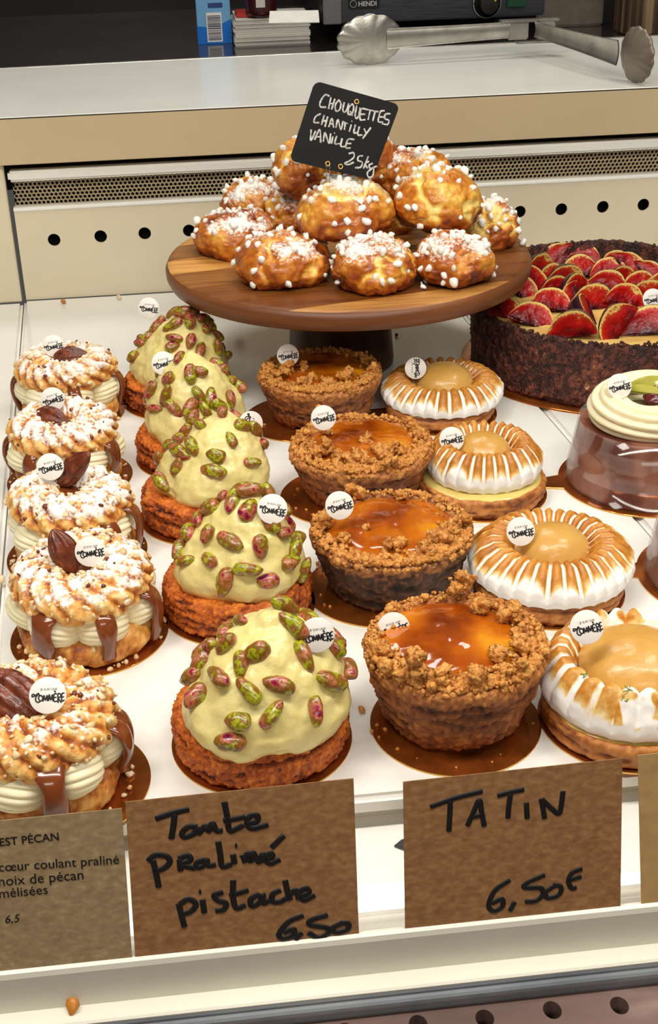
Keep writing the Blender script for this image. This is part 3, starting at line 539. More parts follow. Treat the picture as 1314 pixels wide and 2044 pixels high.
# ============================================================ LEMON MERINGUE TARTS
def lemon(c, rc, hc, seed, label, mr, mh, npet, moff, dome, boff=(0, 0), gr=.0475, tstyle=0, tab=None):
    t = thing('lemon_meringue_tart', (c[0], c[1], 0), label, 'tart', 'lemon meringue tarts in a row'); gold_board(t, gr, boff, tab); zb = .0012; rs = np.random.RandomState(seed)
    P, Nm, Q, T, R, Z = lathe([(0, zb), (rc-.002, zb), (rc, zb+.002), (rc+.0003, hc-.002), (rc-.001, hc), (rc-.003, hc), (rc-.004, hc-.002), (0, hc-.002)], 240, 70)
    n1 = fbm(P+seed, 90, 3, seed); n2 = fbm(P+seed*2, 420, 3, seed+4); cr = fbm(np.stack([P[..., 0]*.3, P[..., 1]*.3, P[..., 2]*2.5], -1)+seed, 170, 3, seed+6); side = sstep(rc*.93, rc*.98, R)
    P = P+Nm*((n1-.5)*.0022+(n2-.5)*.0013-side*sstep(.52, .68, cr)*.0014)[..., None]
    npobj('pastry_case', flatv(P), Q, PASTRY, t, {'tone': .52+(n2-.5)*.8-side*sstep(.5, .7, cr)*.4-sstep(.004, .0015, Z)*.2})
    P, Nm, Q, T, R, Z = lathe([(0, hc-.004), (rc-.003, hc-.004), (rc-.0022, hc-.0012), (rc-.004, hc+.0002), (rc*.7, hc+.0012), (0, hc+.0015)], 90, 30)
    npobj('lemon_curd', flatv(P), Q, CURD, t)
    # meringue: ring of piped petals
    z0 = hc+.0005; ri = dome[2]*.95; nu, nv = 400, 60
    prof = resample([(ri, z0), (ri-.001, z0+mh*.45), (ri+.002, z0+mh*.72), (ri+(mr-ri)*.30, z0+mh*.98), (ri+(mr-ri)*.52, z0+mh), (ri+(mr-ri)*.75, z0+mh*.80), (mr*.985, z0+mh*.46), (mr, z0+mh*.25), (mr*.965, z0+mh*.05), (mr*.9, z0)], nv)
    th = np.linspace(0, 2*PI, nu, endpoint=False)[:, None]; r = prof[None, :, 0]+0*th; z = prof[None, :, 1]+0*th; u = (r-ri)/(mr-ri); s = np.linspace(0, 1, nv)[None]+0*th
    ph = npet*th/2+.55*(u-.4)*(1+.4*np.sin(3*th+seed))+.5*np.sin(2*th+seed)+.22*np.sin(5*th+2*seed); pet = np.abs(np.sin(ph)); pet = pet**.75
    win = sstep(.14, .34, s)*(1-sstep(.80, .99, s)*.75)
    nr = r*(1+.034*(pet-.5)*win*(u > .3)); nz = z+(.0042*(pet-.6))*win*sstep(.05, .3, s)
    P = np.stack([nr*np.cos(th), nr*np.sin(th), np.maximum(nz, z0-.0002)], -1); n = fbm(P+seed*3, 130, 3, seed+2); nb = fbm(P+seed*4, 45, 2, seed+3); P = P+(np.stack([np.cos(th)+0*r, np.sin(th)+0*r, .5+0*r], -1))*((n-.5)*.0016+(nb-.5)*.0035*sstep(.3, .8, u))[..., None]
    if tstyle == 0:
        drop = .62+.22*(vnoise(np.stack([th*npet/(2*PI), 0*th+seed, 0*th], -1)*1.0, seed))
        to = sstep(.50, .66, pet)*sstep(.17, .27, s)*(1-sstep(drop-.1, drop+.06, s)); edge = np.exp(-((pet-.56)/.10)**2)*sstep(.2, .3, s)*(1-sstep(drop-.06, drop+.1, s)); inn = np.exp(-((s-.27)/.05)**2)
        tone = to*(.46+.24*(n-.5)+.22*inn+.25*(nb-.5))+edge*.34
    else:
        sp = fbm(P+seed, 95, 2, seed+11); left = sstep(.15, .75, -np.cos(th+.25)+0*r)
        to = sstep(.50, .66, pet)*sstep(.17, .27, s)*(1-sstep(.62, .78, s)); tone = to*left*(.42+.4*(n-.5)+.25*np.exp(-((s-.27)/.05)**2))+(1-left)*sstep(.53, .60, sp)*sstep(.30, .4, s)*(1-sstep(.74, .84, s))*(.34+.5*(n-.5))
    P[..., 0] += moff[0]; P[..., 1] += moff[1]
    MP = (flatv(P)+np.array([c[0], c[1], 0]), quads(nu, nv)); npobj('meringue', flatv(P), quads(nu, nv), MERI, t, {'tone': np.clip(tone, 0, 1)})
    dx, dy, dr, dh = dome; zd = z0+mh*.50
    P, Nm, Q, T, R, Z = lathe([(0, zd), (dr*.97, zd), (dr, zd+.001)]+[(dr*math.cos(a), zd+.001+dh*math.sin(a)) for a in np.linspace(.12, PI/2, 12)], 110, 60)
    n1 = fbm(P+seed*7, 130, 3, seed+5); P = P+Nm*((n1-.5)*.0010)[..., None]; P[..., 0] += dx; P[..., 1] += dy
    npobj('jelly_dome', flatv(P), Q, JELLY, t); return t, MP
def zest(t, pts, seed, MP):
    rs = np.random.RandomState(seed); parts = []; tr = bvh(*MP); loc = np.array(t.location)
    for (u, v) in pts:
        p, n = hit(tr, u, v, loc+[0, 0, .03]); q = p-loc+[0, 0, .0004]
        for k in range(3):
            d = np.r_[rs.randn(2), .3*rs.randn()]; d = d/np.linalg.norm(d)*.0022; m = q+rs.randn(3)*.0008*np.array([1, 1, .2]); parts.append(caps(smoothpath([m-d, m+rs.randn(3)*.0006, m+d], 4), .00035, .00025, 6, [0, 0, 1.0]))
    V, Q = merge(parts); return npobj('lime_zest', V, Q, ZEST, t)
t, MP = lemon((.2105, .5350), .0462, .0145, 21, 'lemon meringue tart nearest the front, torched in spots with flecks of lime zest', .0480, .0260, 24, (.0010, .0030), (.0040, .0065, .0300, .0175), (0, 0), .0475, 1)
add_tag(t, 1172, 1252, .535, 30, 8); zest(t, [(1257, 1378), (1250, 1395), (1192, 1320), (1167, 1347)], 3, MP)
t, _ = lemon((.2035, .6690), .0458, .0130, 22, 'lemon meringue tart with a wide flat torched meringue, second from the front', .0505, .0225, 30, (.001, .002), (.0030, .0050, .0225, .0165), (0, 0), .047)
add_tag(t, 1040, 1061, .667, 28, 4)
t, _ = lemon((.1915, .8070), .0452, .0145, 23, 'lemon meringue tart showing a wide rim of yellow curd, third from the front', .0412, .0250, 25, (.0015, .0050), (.0015, .0065, .0200, .0150), (0, 0), .0465)
add_tag(t, 902, 877, .808, 26, 9)
t, _ = lemon((.1893, .9530), .0440, .0130, 24, 'lemon meringue tart at the back of its row, with its round tag turned sideways', .0500, .0185, 28, (.002, .003), (.0050, .0085, .0240, .0155), (0, 0), .0462, 0, 172)
add_tag(t, 830, 735, .956, 22, 88)
# ============================================================ PECAN CHOUX RINGS
def pecan_half(a, b, wd, seed):
    """half pecan from point a to point b"""
    a = np.array(a); b = np.array(b); L = np.linalg.norm(b-a); ax = (b-a)/L; sd = np.cross(ax, [0.0, -.6, .8]); sd /= np.linalg.norm(sd); up = np.cross(sd, ax)
    up = up if up[2]-up[1] > 0 else -up
    nu, nv = 60, 46; th = np.linspace(0, 2*PI, nu, endpoint=False)[:, None]; t = np.linspace(0, 1, nv)[None]
    r = wd*np.clip(np.sin(PI*t**.92), 0, 1)**.62; x = t*L+0*th
    lob = 1+.16*np.cos(2*th)*0-.30*np.exp(-((th-PI/2)/.22)**2)-.16*np.exp(-((th-PI/2-.72)/.14)**2)-.16*np.exp(-((th-PI/2+.72)/.14)**2)-.10*np.exp(-((th-PI/2-1.2)/.12)**2)-.10*np.exp(-((th-PI/2+1.2)/.12)**2)
    P0 = np.stack([x, np.cos(th)*r, np.sin(th)*r], -1); n = fbm(P0+seed, 260, 3, seed); wig = fbm(P0*np.array([1, .3, .3])+seed, 210, 2, seed+3)
    rr = r*lob*(1+.22*(n-.5)+.14*(wig-.5)); y = np.cos(th)*rr; z = np.sin(th)*rr*.62
    return (a+x[..., None]*ax+y[..., None]*sd+z[..., None]*up).reshape(-1, 3), quads(nu, nv)
def pecan_ring(c, R, zc, seed, label, tilt, drips, pec, boff, gr, tube=.0165, hole_sauce=True, sugar=.5, nfl=170):
    t = thing('pecan_choux_ring', (c[0], c[1], 0), label, 'pastry', 'pecan choux rings in a row'); gold_board(t, gr, boff); zb = .0012; rs = np.random.RandomState(seed); loc = np.array([c[0], c[1], 0])
    # lower half of choux
    P, Nm, Q, T, Rr, Z = lathe([(0, zb), (R*.88, zb), (R*.97, zb+.003), (R*1.0, zb+.008), (R*.97, zb+.013), (R*.85, zb+.0165), (0, zb+.017)], 190, 60)
    n1 = fbm(P+seed, 60, 3, seed); n2 = fbm(P+seed, 330, 3, seed+1); P = P+Nm*((n1-.5)*.008+(n2-.5)*.0016)[..., None]; P[..., 2] = np.maximum(P[..., 2], zb)
    npobj('choux_base', flatv(P), Q, RINGC, t, {'tone': .42+(n2-.5)*.9+(n1-.5)*.6, 'sugar': 0*n1-1})
    # piped cream lobes
    nl = 7; z0, z1 = zb+.012, zc-.002; nu, nv = 420, 70; th = np.linspace(0, 2*PI, nu, endpoint=False)[:, None]; v = np.linspace(0, 1, nv)[None]
    ph = (nl*th/(2*PI)+seed*.37) % 1-.5; lobe = np.cos(PI*ph)**.5; bul = np.clip(np.sin(PI*(.06+.88*v)), 0, 1)**.6
    rid = np.abs(np.sin(PI*6.5*(v+.18*ph+.75*ph**2)))
    r = R*.72+(R*.36*lobe)*bul+.0015*rid*bul*(lobe > .1); z = z0+(z1-z0)*v-.0022*(1-lobe)*(v-.5)
    P = np.stack([r*np.cos(th), r*np.sin(th), z+0*th], -1); n1 = fbm(P+seed, 70, 2, seed+2); P = P+(np.stack([np.cos(th)+0*z, np.sin(th)+0*z, 0*(th+z)], -1))*((n1-.5)*.0022)[..., None]
    npobj('piped_cream', flatv(P), quads(nu, nv), CREAM, t)
    # twisted upper ring
    rm = R-tube; nu, nv = 330, 100; ph = np.linspace(0, 2*PI, nu, endpoint=False)[:, None]; ps = np.linspace(0, 2*PI, nv, endpoint=False)[None]
    arg = 3*ps+9*ph+.7*np.sin(2*ph+seed)+1.5*(fbm(np.stack([np.cos(ph)+0*ps, np.sin(ph)+0*ps, 0*ps+0*ph], -1), 2.2, 2, seed)-.5); ridge = np.abs(np.sin(arg))
    rad = tube*(1+.15*(ridge-.6)); sq = np.where(np.sin(ps) > 0, .80, .62)
    x = rm+rad*np.cos(ps); z = rad*np.sin(ps)*sq
    P = np.stack([x*np.cos(ph), x*np.sin(ph), zc+z], -1); Nm = np.stack([np.cos(ps)*np.cos(ph), np.cos(ps)*np.sin(ph), np.sin(ps)+0*ph], -1)
    n1 = fbm(P+seed*2, 50, 3, seed+3); n2 = fbm(P+seed*2, 300, 3, seed+4); n3 = fbm(P+seed, 150, 3, seed+6)
    P = P+Nm*((n1-.5)*.0065+(n2-.5)*.0026+(n3-.5)*.0040)[..., None]
    sg = sstep(.0, .8, np.sin(ps)+0*ph)*(.30+.30*sugar+.9*(n3-.5)+.2*(ridge-.6)); tone = .50+.50*(ridge-.6)+(n2-.5)*.9+(n1-.5)*.5
    a, b = math.radians(tilt[0]), math.radians(tilt[1]); Rt = np.array(Matrix.Rotation(a, 3, 'X') @ Matrix.Rotation(b, 3, 'Y'))
    def rot(p): q = p.copy(); q[..., 2] -= zc; q = q @ Rt.T; q[..., 2] += zc; return q
    P = rot(P); npobj('choux_ring', flatv(P), quads(nu, nv, True, True), RINGC, t, {'tone': tone, 'sugar': sg})
    FP = flatv(P); FN = flatv(Nm @ Rt.T)
    # almond flakes and nut chips stuck on the ring
    up = np.where(FN[:, 2] > -.15)[0]; idx = rs.choice(up, nfl, replace=False)
    V, F = flakes(FP[idx]+FN[idx]*.0005, FN[idx], .0010+.0026*rs.rand(nfl)**2.0, seed); o = npobj('chopped_almond', V, F, ALMOND, t, smooth=False); o['kind'] = 'stuff'
    idx = rs.choice(up, 34, replace=False); V, F = lumps(FP[idx]+FN[idx]*.0004, .0007+.0012*rs.rand(34), seed+1, 1, .5, 1.5, (1, 1, .6)); o = npobj('dark_nut_chip', V, F, HAZEL, t, smooth=False); o['kind'] = 'stuff'
    C = []; Sz = []
    for k in range(40):
        an = rs.rand()*2*PI; r_ = R*(.92+.2*rs.rand()); C.append((r_*math.cos(an), r_*math.sin(an), zb+(.001 if r_ > R*1.0 else .012*rs.rand()+.003))); Sz.append(.0007+.0014*rs.rand())
    V, F = lumps(C, Sz, seed+2, 1, .6); o = npobj('fallen_almond', V, F, ALMOND, t, smooth=False); o['kind'] = 'stuff'
    # praline running over the cream
    for dth, wd, lo in drips:
        an = math.radians(dth); e = np.array([math.cos(an), math.sin(an), 0]); s = np.array([-e[1], e[0], 0]); pts = [e*R*.86+[0, 0, zc-.002], e*R*1.06+[0, 0, zc-.006], e*R*1.125+[0, 0, zc-.014], e*R*1.10+[0, 0, (zc-.014+lo)/2], e*R*1.035+[0, 0, lo]]
        p = smoothpath(pts, 5); k = np.linspace(0, 1, len(p)); wv = wd*(1-.35*k+.12*np.sin(k*9+dth)); V, Q = caps(p, wv, np.full(len(p), .0024), 18, s); npobj('praline_drip', V, Q, PRAL, t)
    P, Nm, Q, T, Rr, Z = lathe([(0, zc-.004), (rm*.62, zc-.003), (rm*.60, zc+.004), (rm*.35, zc+.0062), (0, zc+.0066)], 60, 24); n1 = fbm(P, 90, 2, seed); P[..., 2] += (n1-.5)*.004*(Z > zc); npobj('praline_puddle', flatv(rot(P)), Q, PRAL, t)
    V, Q = pecan_half(np.array(pec[0])-loc, np.array(pec[1])-loc, pec[2], seed); npobj('pecan', V, Q, PECAN, t)
    return t
t = pecan_ring((-.0970, .5240), .0408, .0405, 31, 'pecan choux ring nearest the front, cut off by the left edge', (3, 4), [(-74, .0075, .006), (-8, .007, .012), (5, .006, .004)], (Pz(80, 1432, .049), Pz(-30, 1345, .064), .0125), (.008, -.002), .0465, .0178, sugar=.05, nfl=230)
add_tag(t, 95, 1388, .514, 40, -3)
t = pecan_ring((-.0802, .6615), .0418, .0402, 32, 'pecan choux ring with an upright pecan and broad praline drips, second from the front', (3, 0), [(-118, .0085, .012), (-71, .006, .009), (-24, .007, .006)], (Pz(150, 1142, .047), Py(104, 1056, .664), .0085), (0, 0), .0470, .0175, sugar=.6, nfl=220)
add_tag(t, 180, 1101, .657, 24, 3)
t = pecan_ring((-.0935, .7620), .0395, .0400, 33, 'pecan choux ring with a pecan leaning up to the right, third from the front', (2, 4), [(-52, .0075, .016), (-12, .006, .004)], (Pz(112, 968, .047), Py(180, 904, .765), .0088), (0, 0), .0465, .0168, sugar=.85, nfl=120)
add_tag(t, 100, 932, .766, 26, 10)
t = pecan_ring((-.1060, .8800), .0395, .0400, 34, 'pecan choux ring with its pecan lying flat beside a praline puddle, fourth from the front', (3, 3), [(178, .0065, .010), (-122, .006, .014), (-32, .006, .014)], (Pz(70, 822, .052), Pz(130, 845, .050), .0095), (0, 0), .0465, .0165, sugar=.9, nfl=60)
add_tag(t, 105, 797, .893, 22, 15)
t = pecan_ring((-.1128, 1.0040), .0398, .0400, 35, 'pecan choux ring at the back of its row, its pecan lying flat', (3, 0), [(178, .006, .008), (-78, .006, .014), (-6, .006, .010)], (Pz(106, 712, .053), Pz(177, 708, .054), .0085), (0, 0), .0440, .0168, sugar=.6, nfl=90)
add_tag(t, 106, 690, 1.006, 24, 8)
# ============================================================ CAKE STAND
SC = np.array([.1316, 1.0837]); SR = .1585; SZ = .100
st = thing('cake_stand', (SC[0], SC[1], 0), 'round wooden cake stand on a dark pedestal, piled with sugared choux buns', 'cake stand')
P, Nm, Q, T, R, Z = lathe([(0, SZ-.018), (SR-.010, SZ-.018), (SR-.003, SZ-.0165), (SR, SZ-.010), (SR, SZ-.004), (SR-.0012, SZ-.001), (SR-.004, SZ), (0, SZ)], 200, 60); o = npobj('stand_top', flatv(P), Q, WOODT, st); o.data.materials.append(WOODE)
for f in o.data.polygons:
    if f.normal.z < .8: f.material_index = 1
P, Nm, Q, T, R, Z = lathe([(0, 0), (.046, 0), (.0475, .002), (.047, .010), (.0455, .03), (.0455, .07), (.049, SZ-.018), (0, SZ-.018)], 90, 50); npobj('pedestal', flatv(P)-np.array([.008, 0, 0]), Q, WOODD, st)
# ============================================================ CHOUQUETTES
def chouquette(c, r, h, seed, label, crack=.5, npl=34, sug=.5):
    t = thing('chouquette', (c[0], c[1], c[2]-h/2), label, 'choux bun', 'sugared choux buns on the cake stand'); rs = np.random.RandomState(seed)
    prof = [(0, 0), (r*.62, 0), (r*.86, h*.10), (r*.985, h*.28), (r, h*.42), (r*.93, h*.62), (r*.74, h*.82), (r*.45, h*.95), (0, h)]
    P, Nm, Q, T, R, Z = lathe(prof, 170, 100)
    f = Z/h; n1 = fbm(P+seed*3, 28, 3, seed); n2 = fbm(P+seed*3, 95, 3, seed+1); n3 = fbm(P+seed, 340, 3, seed+2); ck = np.abs(fbm(P+seed*7, 34, 3, seed+5)-.5); crk = (1-sstep(.012, .075, ck))*sstep(.15, .4, f)
    P = P+Nm*((n1-.5)*.011+(n2-.5)*.0048+(n3-.5)*.0022-crk*.0030)[..., None]; P[..., 2] = np.maximum(P[..., 2], 0)
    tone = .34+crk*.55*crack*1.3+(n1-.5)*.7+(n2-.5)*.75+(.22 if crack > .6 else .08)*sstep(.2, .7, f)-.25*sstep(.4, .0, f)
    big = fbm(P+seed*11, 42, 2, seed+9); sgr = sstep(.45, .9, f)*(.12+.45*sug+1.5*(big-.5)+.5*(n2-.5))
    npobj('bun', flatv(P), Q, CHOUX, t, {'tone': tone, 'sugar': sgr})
    W = flatv(P); Nn = flatv(Nm); cand = np.where((W[:, 2] > h*.18) & (rs.rand(len(W)) < .25+.75*np.clip(W[:, 2]/h, 0, 1)))[0]; used = []
    for k in cand[rs.permutation(len(cand))]:
        if len(used) >= npl: break
        if all(np.linalg.norm(W[k]-u) > .0062 for u in used):
            used.append(W[k]); o = link('sugar_pearl', PEM[rs.randint(6)], None, t); s = .75+.6*rs.rand(); o.matrix_local = Matrix.Translation(Vector(W[k]+Nn[k]*.0008)) @ Matrix.Rotation(rs.rand()*6, 4, Vector((rs.randn(), rs.randn(), rs.randn())).normalized()) @ Matrix.Scale(s, 4)
    return t
PEM = []
for k in range(6):
    V, F = lumps([np.zeros(3)], [.0029], 70+k, 2, .5, 1.3, (1, .85, .8)); m = mesh_np('sugar_pearl', V, F); m.materials.append(PEARL); PEM.append(m)
def zc(u, v, z): return Pz(u, v, z)
def yc(u, v, y): return Py(u, v, y)
BUNS = [(zc(748, 520, SZ+.020), 178, .043, 'choux bun front and centre on the stand, thickly dusted with powdered sugar', .8, .9),
        (zc(564, 512, SZ+.018), 200, .038, 'wide choux bun at the front left of the stand', .5, .55),
        (zc(907, 513, SZ+.018), 176, .038, 'dark brown choux bun at the front right, below the big golden bun', .25, .45),
        (zc(470, 460, SZ+.018), 172, .038, 'brown choux bun farthest left on the stand', .2, .7),
        (zc(507, 404, SZ+.020), 142, .040, 'brown choux bun at the back left, behind the leftmost bun', .15, .75),
        (zc(982, 440, SZ+.021), 122, .042, 'pale golden choux bun farthest right on the stand', .9, .5),
        (zc(580, 425, SZ+.020), 108, .040, 'choux bun mostly hidden behind the central bun', .3, .5),
        (zc(760, 425, SZ+.014), 140, .030, 'choux bun buried in the middle of the pile', .4, .5),
        (yc(687, 415, 1.045), 194, .042, 'choux bun in the second tier at the centre, below the black price card', .75, .45),
        (yc(870, 394, 1.055), 188, .047, 'big golden choux bun with a pale cracked top, second tier right', 1.0, .35),
        (yc(828, 348, 1.135), 150, .045, 'choux bun behind the big golden bun, upper right of the pile', .3, .6),
        (yc(612, 334, 1.135), 140, .046, 'choux bun left of and behind the black price card', .6, .1),
        (yc(735, 318, 1.150), 136, .048, 'choux bun at the top of the pile behind the black price card', .5, .3)]
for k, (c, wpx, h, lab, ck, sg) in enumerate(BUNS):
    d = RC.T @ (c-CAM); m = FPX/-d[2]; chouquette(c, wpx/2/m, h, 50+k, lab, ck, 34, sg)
def small_lump(name, p, s, m, seed, label, cat, group=None):
    V, F = lumps([np.zeros(3)], [s], seed, 2, .5, 1.4, (1, 1, .75)); o = npobj(name, V-[0, 0, V[:, 2].min()], F, m, None, loc=p); tag(o, label, cat, group); return o
small_lump('sugar_pearl', Pz(1045, 491, SZ), .0036, PEARL, 3, 'single sugar pearl at the right rim of the wooden stand', 'sugar pearl')
for k, (u, v) in enumerate([(845, 578), (851, 566), (842, 570), (648, 556)]): small_lump('sugar_pearl', Pz(u, v, SZ), .0026 if k != 2 else .0018, PEARL, 10+k, ['loose sugar pearl nearest the front edge of the stand', 'loose sugar pearl right of the front centre bun', 'tiny loose sugar pearl touching the front centre bun', 'loose sugar pearl between the two front buns on the left'][k], 'sugar pearl', 'loose sugar pearls on the stand')
# ============================================================ CARDS
def card_plane(p0, n): n = np.array(n, float); return np.array(p0, float), n/np.linalg.norm(n)
def card(name, corners, pl, m, thick, label, cat, radius=0, ext=0, holes=()):
    """corners TL TR BR BL in the photo, carried onto the card's own plane"""
    p0, n = pl; c = [Pp(u, v, p0, n) for u, v in corners]
    if ext: dn = [c[3]-c[0], c[2]-c[1]]; c[3] = c[3]+dn[0]/np.linalg.norm(dn[0])*ext; c[2] = c[2]+dn[1]/np.linalg.norm(dn[1])*ext
    base = (c[2]+c[3])/2; pts = []; q = []
    wd, ht = np.linalg.norm(c[1]-c[0]), np.linalg.norm(c[3]-c[0])
    if radius:
        for cx_, cy_, a0 in ((radius/wd, radius/ht, PI), (1-radius/wd, radius/ht, 1.5*PI), (1-radius/wd, 1-radius/ht, 0), (radius/wd, 1-radius/ht, .5*PI)):
            for k in range(8): a = a0+k/7*PI/2; q.append((cx_+radius/wd*math.cos(a), cy_+radius/ht*math.sin(a)))
    else: q = [(0, 0), (1, 0), (1, 1), (0, 1)]
    for s, t_ in q: pts.append((c[0]*(1-s)+c[1]*s)*(1-t_)+(c[3]*(1-s)+c[2]*s)*t_-base)
    k = len(pts); V = pts+[p-n*thick for p in pts]; F = [tuple(range(k)), tuple(range(2*k-1, k-1, -1))]+[(i, k+i, k+(i+1) % k, (i+1) % k) for i in range(k)]
    t = thing(name, base, label, cat, None)
    o = pyobj('card', V, F, m, t); bm = bmesh.new(); bm.from_mesh(o.data); bmesh.ops.recalc_face_normals(bm, faces=bm.faces); bm.to_mesh(o.data); bm.free(); return t, base, c
def write(t, base, pl, strokes, s, org, wpx, m, cuts, thick=.0003, jitter=0, seed=0):
    for i, j in zip([0]+cuts, cuts+[len(strokes)]): write_line(t, base, pl, strokes[i:j], s, org, wpx, m, thick, jitter, seed+i)
def write_line(t, base, pl, strokes, s, org, wpx, m, thick=.0003, jitter=0, seed=0):
    p0, n = pl; n = n if n[1] < 0 else -n; o = p0+n*.00015; st = []
    for g in strokes: st.append([Pp(u/s+org[0], v/s+org[1], o, n)-base for u, v in g])
    d = Pp(org[0], org[1], o, n); d2 = Pp(org[0]+1, org[1], o, n); k = np.linalg.norm(d2-d)
    V, Q = strokes_on(st, wpx*k, n, thick, jitter, seed); return npobj('lettering', V, Q, m, t)
def typeset(t, base, pl, lines, m):
    p0, n = pl; n = n if n[1] < 0 else -n; o = p0+n*.0002
    for body, (u0, v0), (u1, v1), bold, shear in lines:
        VV, FF = [], []
        a = Pp(u0, v0, o, n); b = Pp(u1, v1, o, n); x = b-a; L = np.linalg.norm(x); x /= L; y = np.cross(n, x); y = y if y[2] > 0 else -y
        tv, tf = textmesh(body, bold, shear); x0, x1 = tv[:, 0].min(), tv[:, 0].max(); k = L/(x1-x0); off = len(VV)
        VV += [a+x*(p[0]-x0)*k+y*p[1]*k-base for p in tv]; FF += [tuple(i+off for i in f) for f in tf]
        pyobj('lettering', VV, FF, m, t)
CP = card_plane((0, .4117, -.0085), (.0, -.9597, .2798))
# Tarte praliné pistache
TS = [[(180, 340), (260, 312), (345, 292)], [(275, 318), (268, 380), (258, 440)], [(388, 380), (345, 380), (313, 410), (325, 432), (370, 415), (390, 388), (398, 412), (430, 376), (447, 402), (465, 362), (485, 398), (515, 398)], [(526, 255), (540, 330), (552, 398), (590, 388), (620, 372)], [(522, 348), (580, 340), (630, 330)], [(645, 362), (690, 352), (690, 322), (655, 328), (640, 365), (668, 388), (745, 370)],
      [(165, 548), (180, 610), (195, 685)], [(140, 552), (180, 522), (235, 530), (250, 560), (215, 592), (165, 602)], [(300, 545), (305, 603)], [(295, 540), (340, 525), (355, 548), (310, 572), (378, 590)], [(428, 545), (390, 560), (385, 585), (420, 577), (435, 546), (445, 575), (480, 572)], [(495, 455), (505, 520), (516, 580), (560, 568)], [(568, 520), (578, 566)], [(582, 475)], [(618, 522), (632, 560)], [(628, 530), (650, 515), (660, 560)],
      [(655, 560), (668, 510), (700, 558), (720, 518), (732, 558)], [(735, 545), (768, 530), (757, 513), (735, 540), (757, 565), (805, 545)], [(765, 485), (825, 425)],
      [(295, 768), (310, 830), (325, 885)], [(300, 772), (345, 745), (382, 770), (360, 805), (315, 820)], [(415, 748), (425, 815)], [(400, 708)], [(517, 710), (475, 725), (490, 750), (532, 765), (525, 795), (483, 805)], [(570, 650), (570, 740), (587, 790), (630, 775)], [(553, 728), (645, 700)], [(702, 720), (660, 745), (665, 780), (705, 760), (720, 722), (722, 765), (755, 750)], [(808, 700), (770, 720), (770, 757), (810, 757), (838, 740)], [(832, 650), (845, 710), (857, 750)], [(852, 730), (885, 700), (902, 745)], [(905, 735), (952, 712), (935, 690), (905, 715), (927, 750), (980, 725)],
      [(922, 828), (850, 860), (802, 920), (820, 945), (870, 930), (875, 897), (825, 915)], [(915, 915), (885, 950)], [(1045, 825), (965, 850), (960, 875), (1042, 890), (1052, 915), (1000, 940), (950, 915)], [(1112, 868), (1070, 893), (1090, 914), (1145, 900), (1150, 870), (1110, 865)]]
t, b, c_ = card('price_card', [(250, 1601), (706, 1554), (717, 1869), (270, 1913)], CP, KRAFT, .0006, 'brown kraft price card handwritten Tarte praliné pistache 6,50', 'price card', 0, .007)
write(t, b, CP, TS, 2.527, (240, 1500), 6.4, INK, [6, 19, 30])
TT = [[(275, 298), (390, 258), (510, 228)], [(365, 270), (362, 340), (358, 410)], [(443, 385), (470, 325), (497, 268), (508, 325), (520, 387)], [(462, 345), (515, 335)], [(582, 248), (640, 232), (700, 220)], [(640, 240), (632, 295), (628, 350)], [(712, 280), (716, 352)], [(780, 262), (788, 305), (796, 352)], [(782, 264), (820, 300), (860, 330), (872, 290), (880, 228)],
      [(636, 634), (570, 680), (540, 748), (562, 775), (602, 755), (600, 720), (555, 740)], [(658, 735), (638, 775)], [(795, 610), (717, 645), (705, 668), (775, 670), (788, 698), (757, 728), (708, 732)], [(840, 660), (800, 690), (812, 716), (862, 700), (870, 665), (835, 655)], [(966, 582), (922, 600), (905, 640), (920, 670), (940, 668)], [(900, 636), (962, 618)]]
t, b, c_ = card('price_card', [(805, 1561), (1243, 1514), (1239, 1808), (809, 1857)], CP, KRAFT, .0006, 'brown kraft price card handwritten TATIN 6,50€', 'price card', 0, .007)
write(t, b, CP, TT, 2.289, (740, 1480), 5.5, INK, [10])
t, b, c_ = card('price_card', [(-175, 1656), (243, 1614), (264, 1914), (-150, 1962)], CP, KRAFTL, .0006, 'greyish kraft card with printed text ending EST PÉCAN, at the left edge', 'price card', 0, .007)
typeset(t, b, CP, [('EST PÉCAN', (0, 1689), (118, 1677), .012, 0), ('cœur coulant praliné', (-2, 1740), (238, 1724), .004, 0), ('noix de pécan', (-2, 1769), (167, 1755), .004, 0), ('mélisées', (-1, 1793), (96, 1784), .004, 0), ('6,5', (11, 1843), (41, 1840), .004, .25)], INK)
t, b, c_ = card('price_card', [(1274, 1508), (1700, 1462), (1690, 1755), (1281, 1807)], CP, KRAFTY, .0006, 'blank ochre card cut off by the right edge', 'price card', 0, .007)
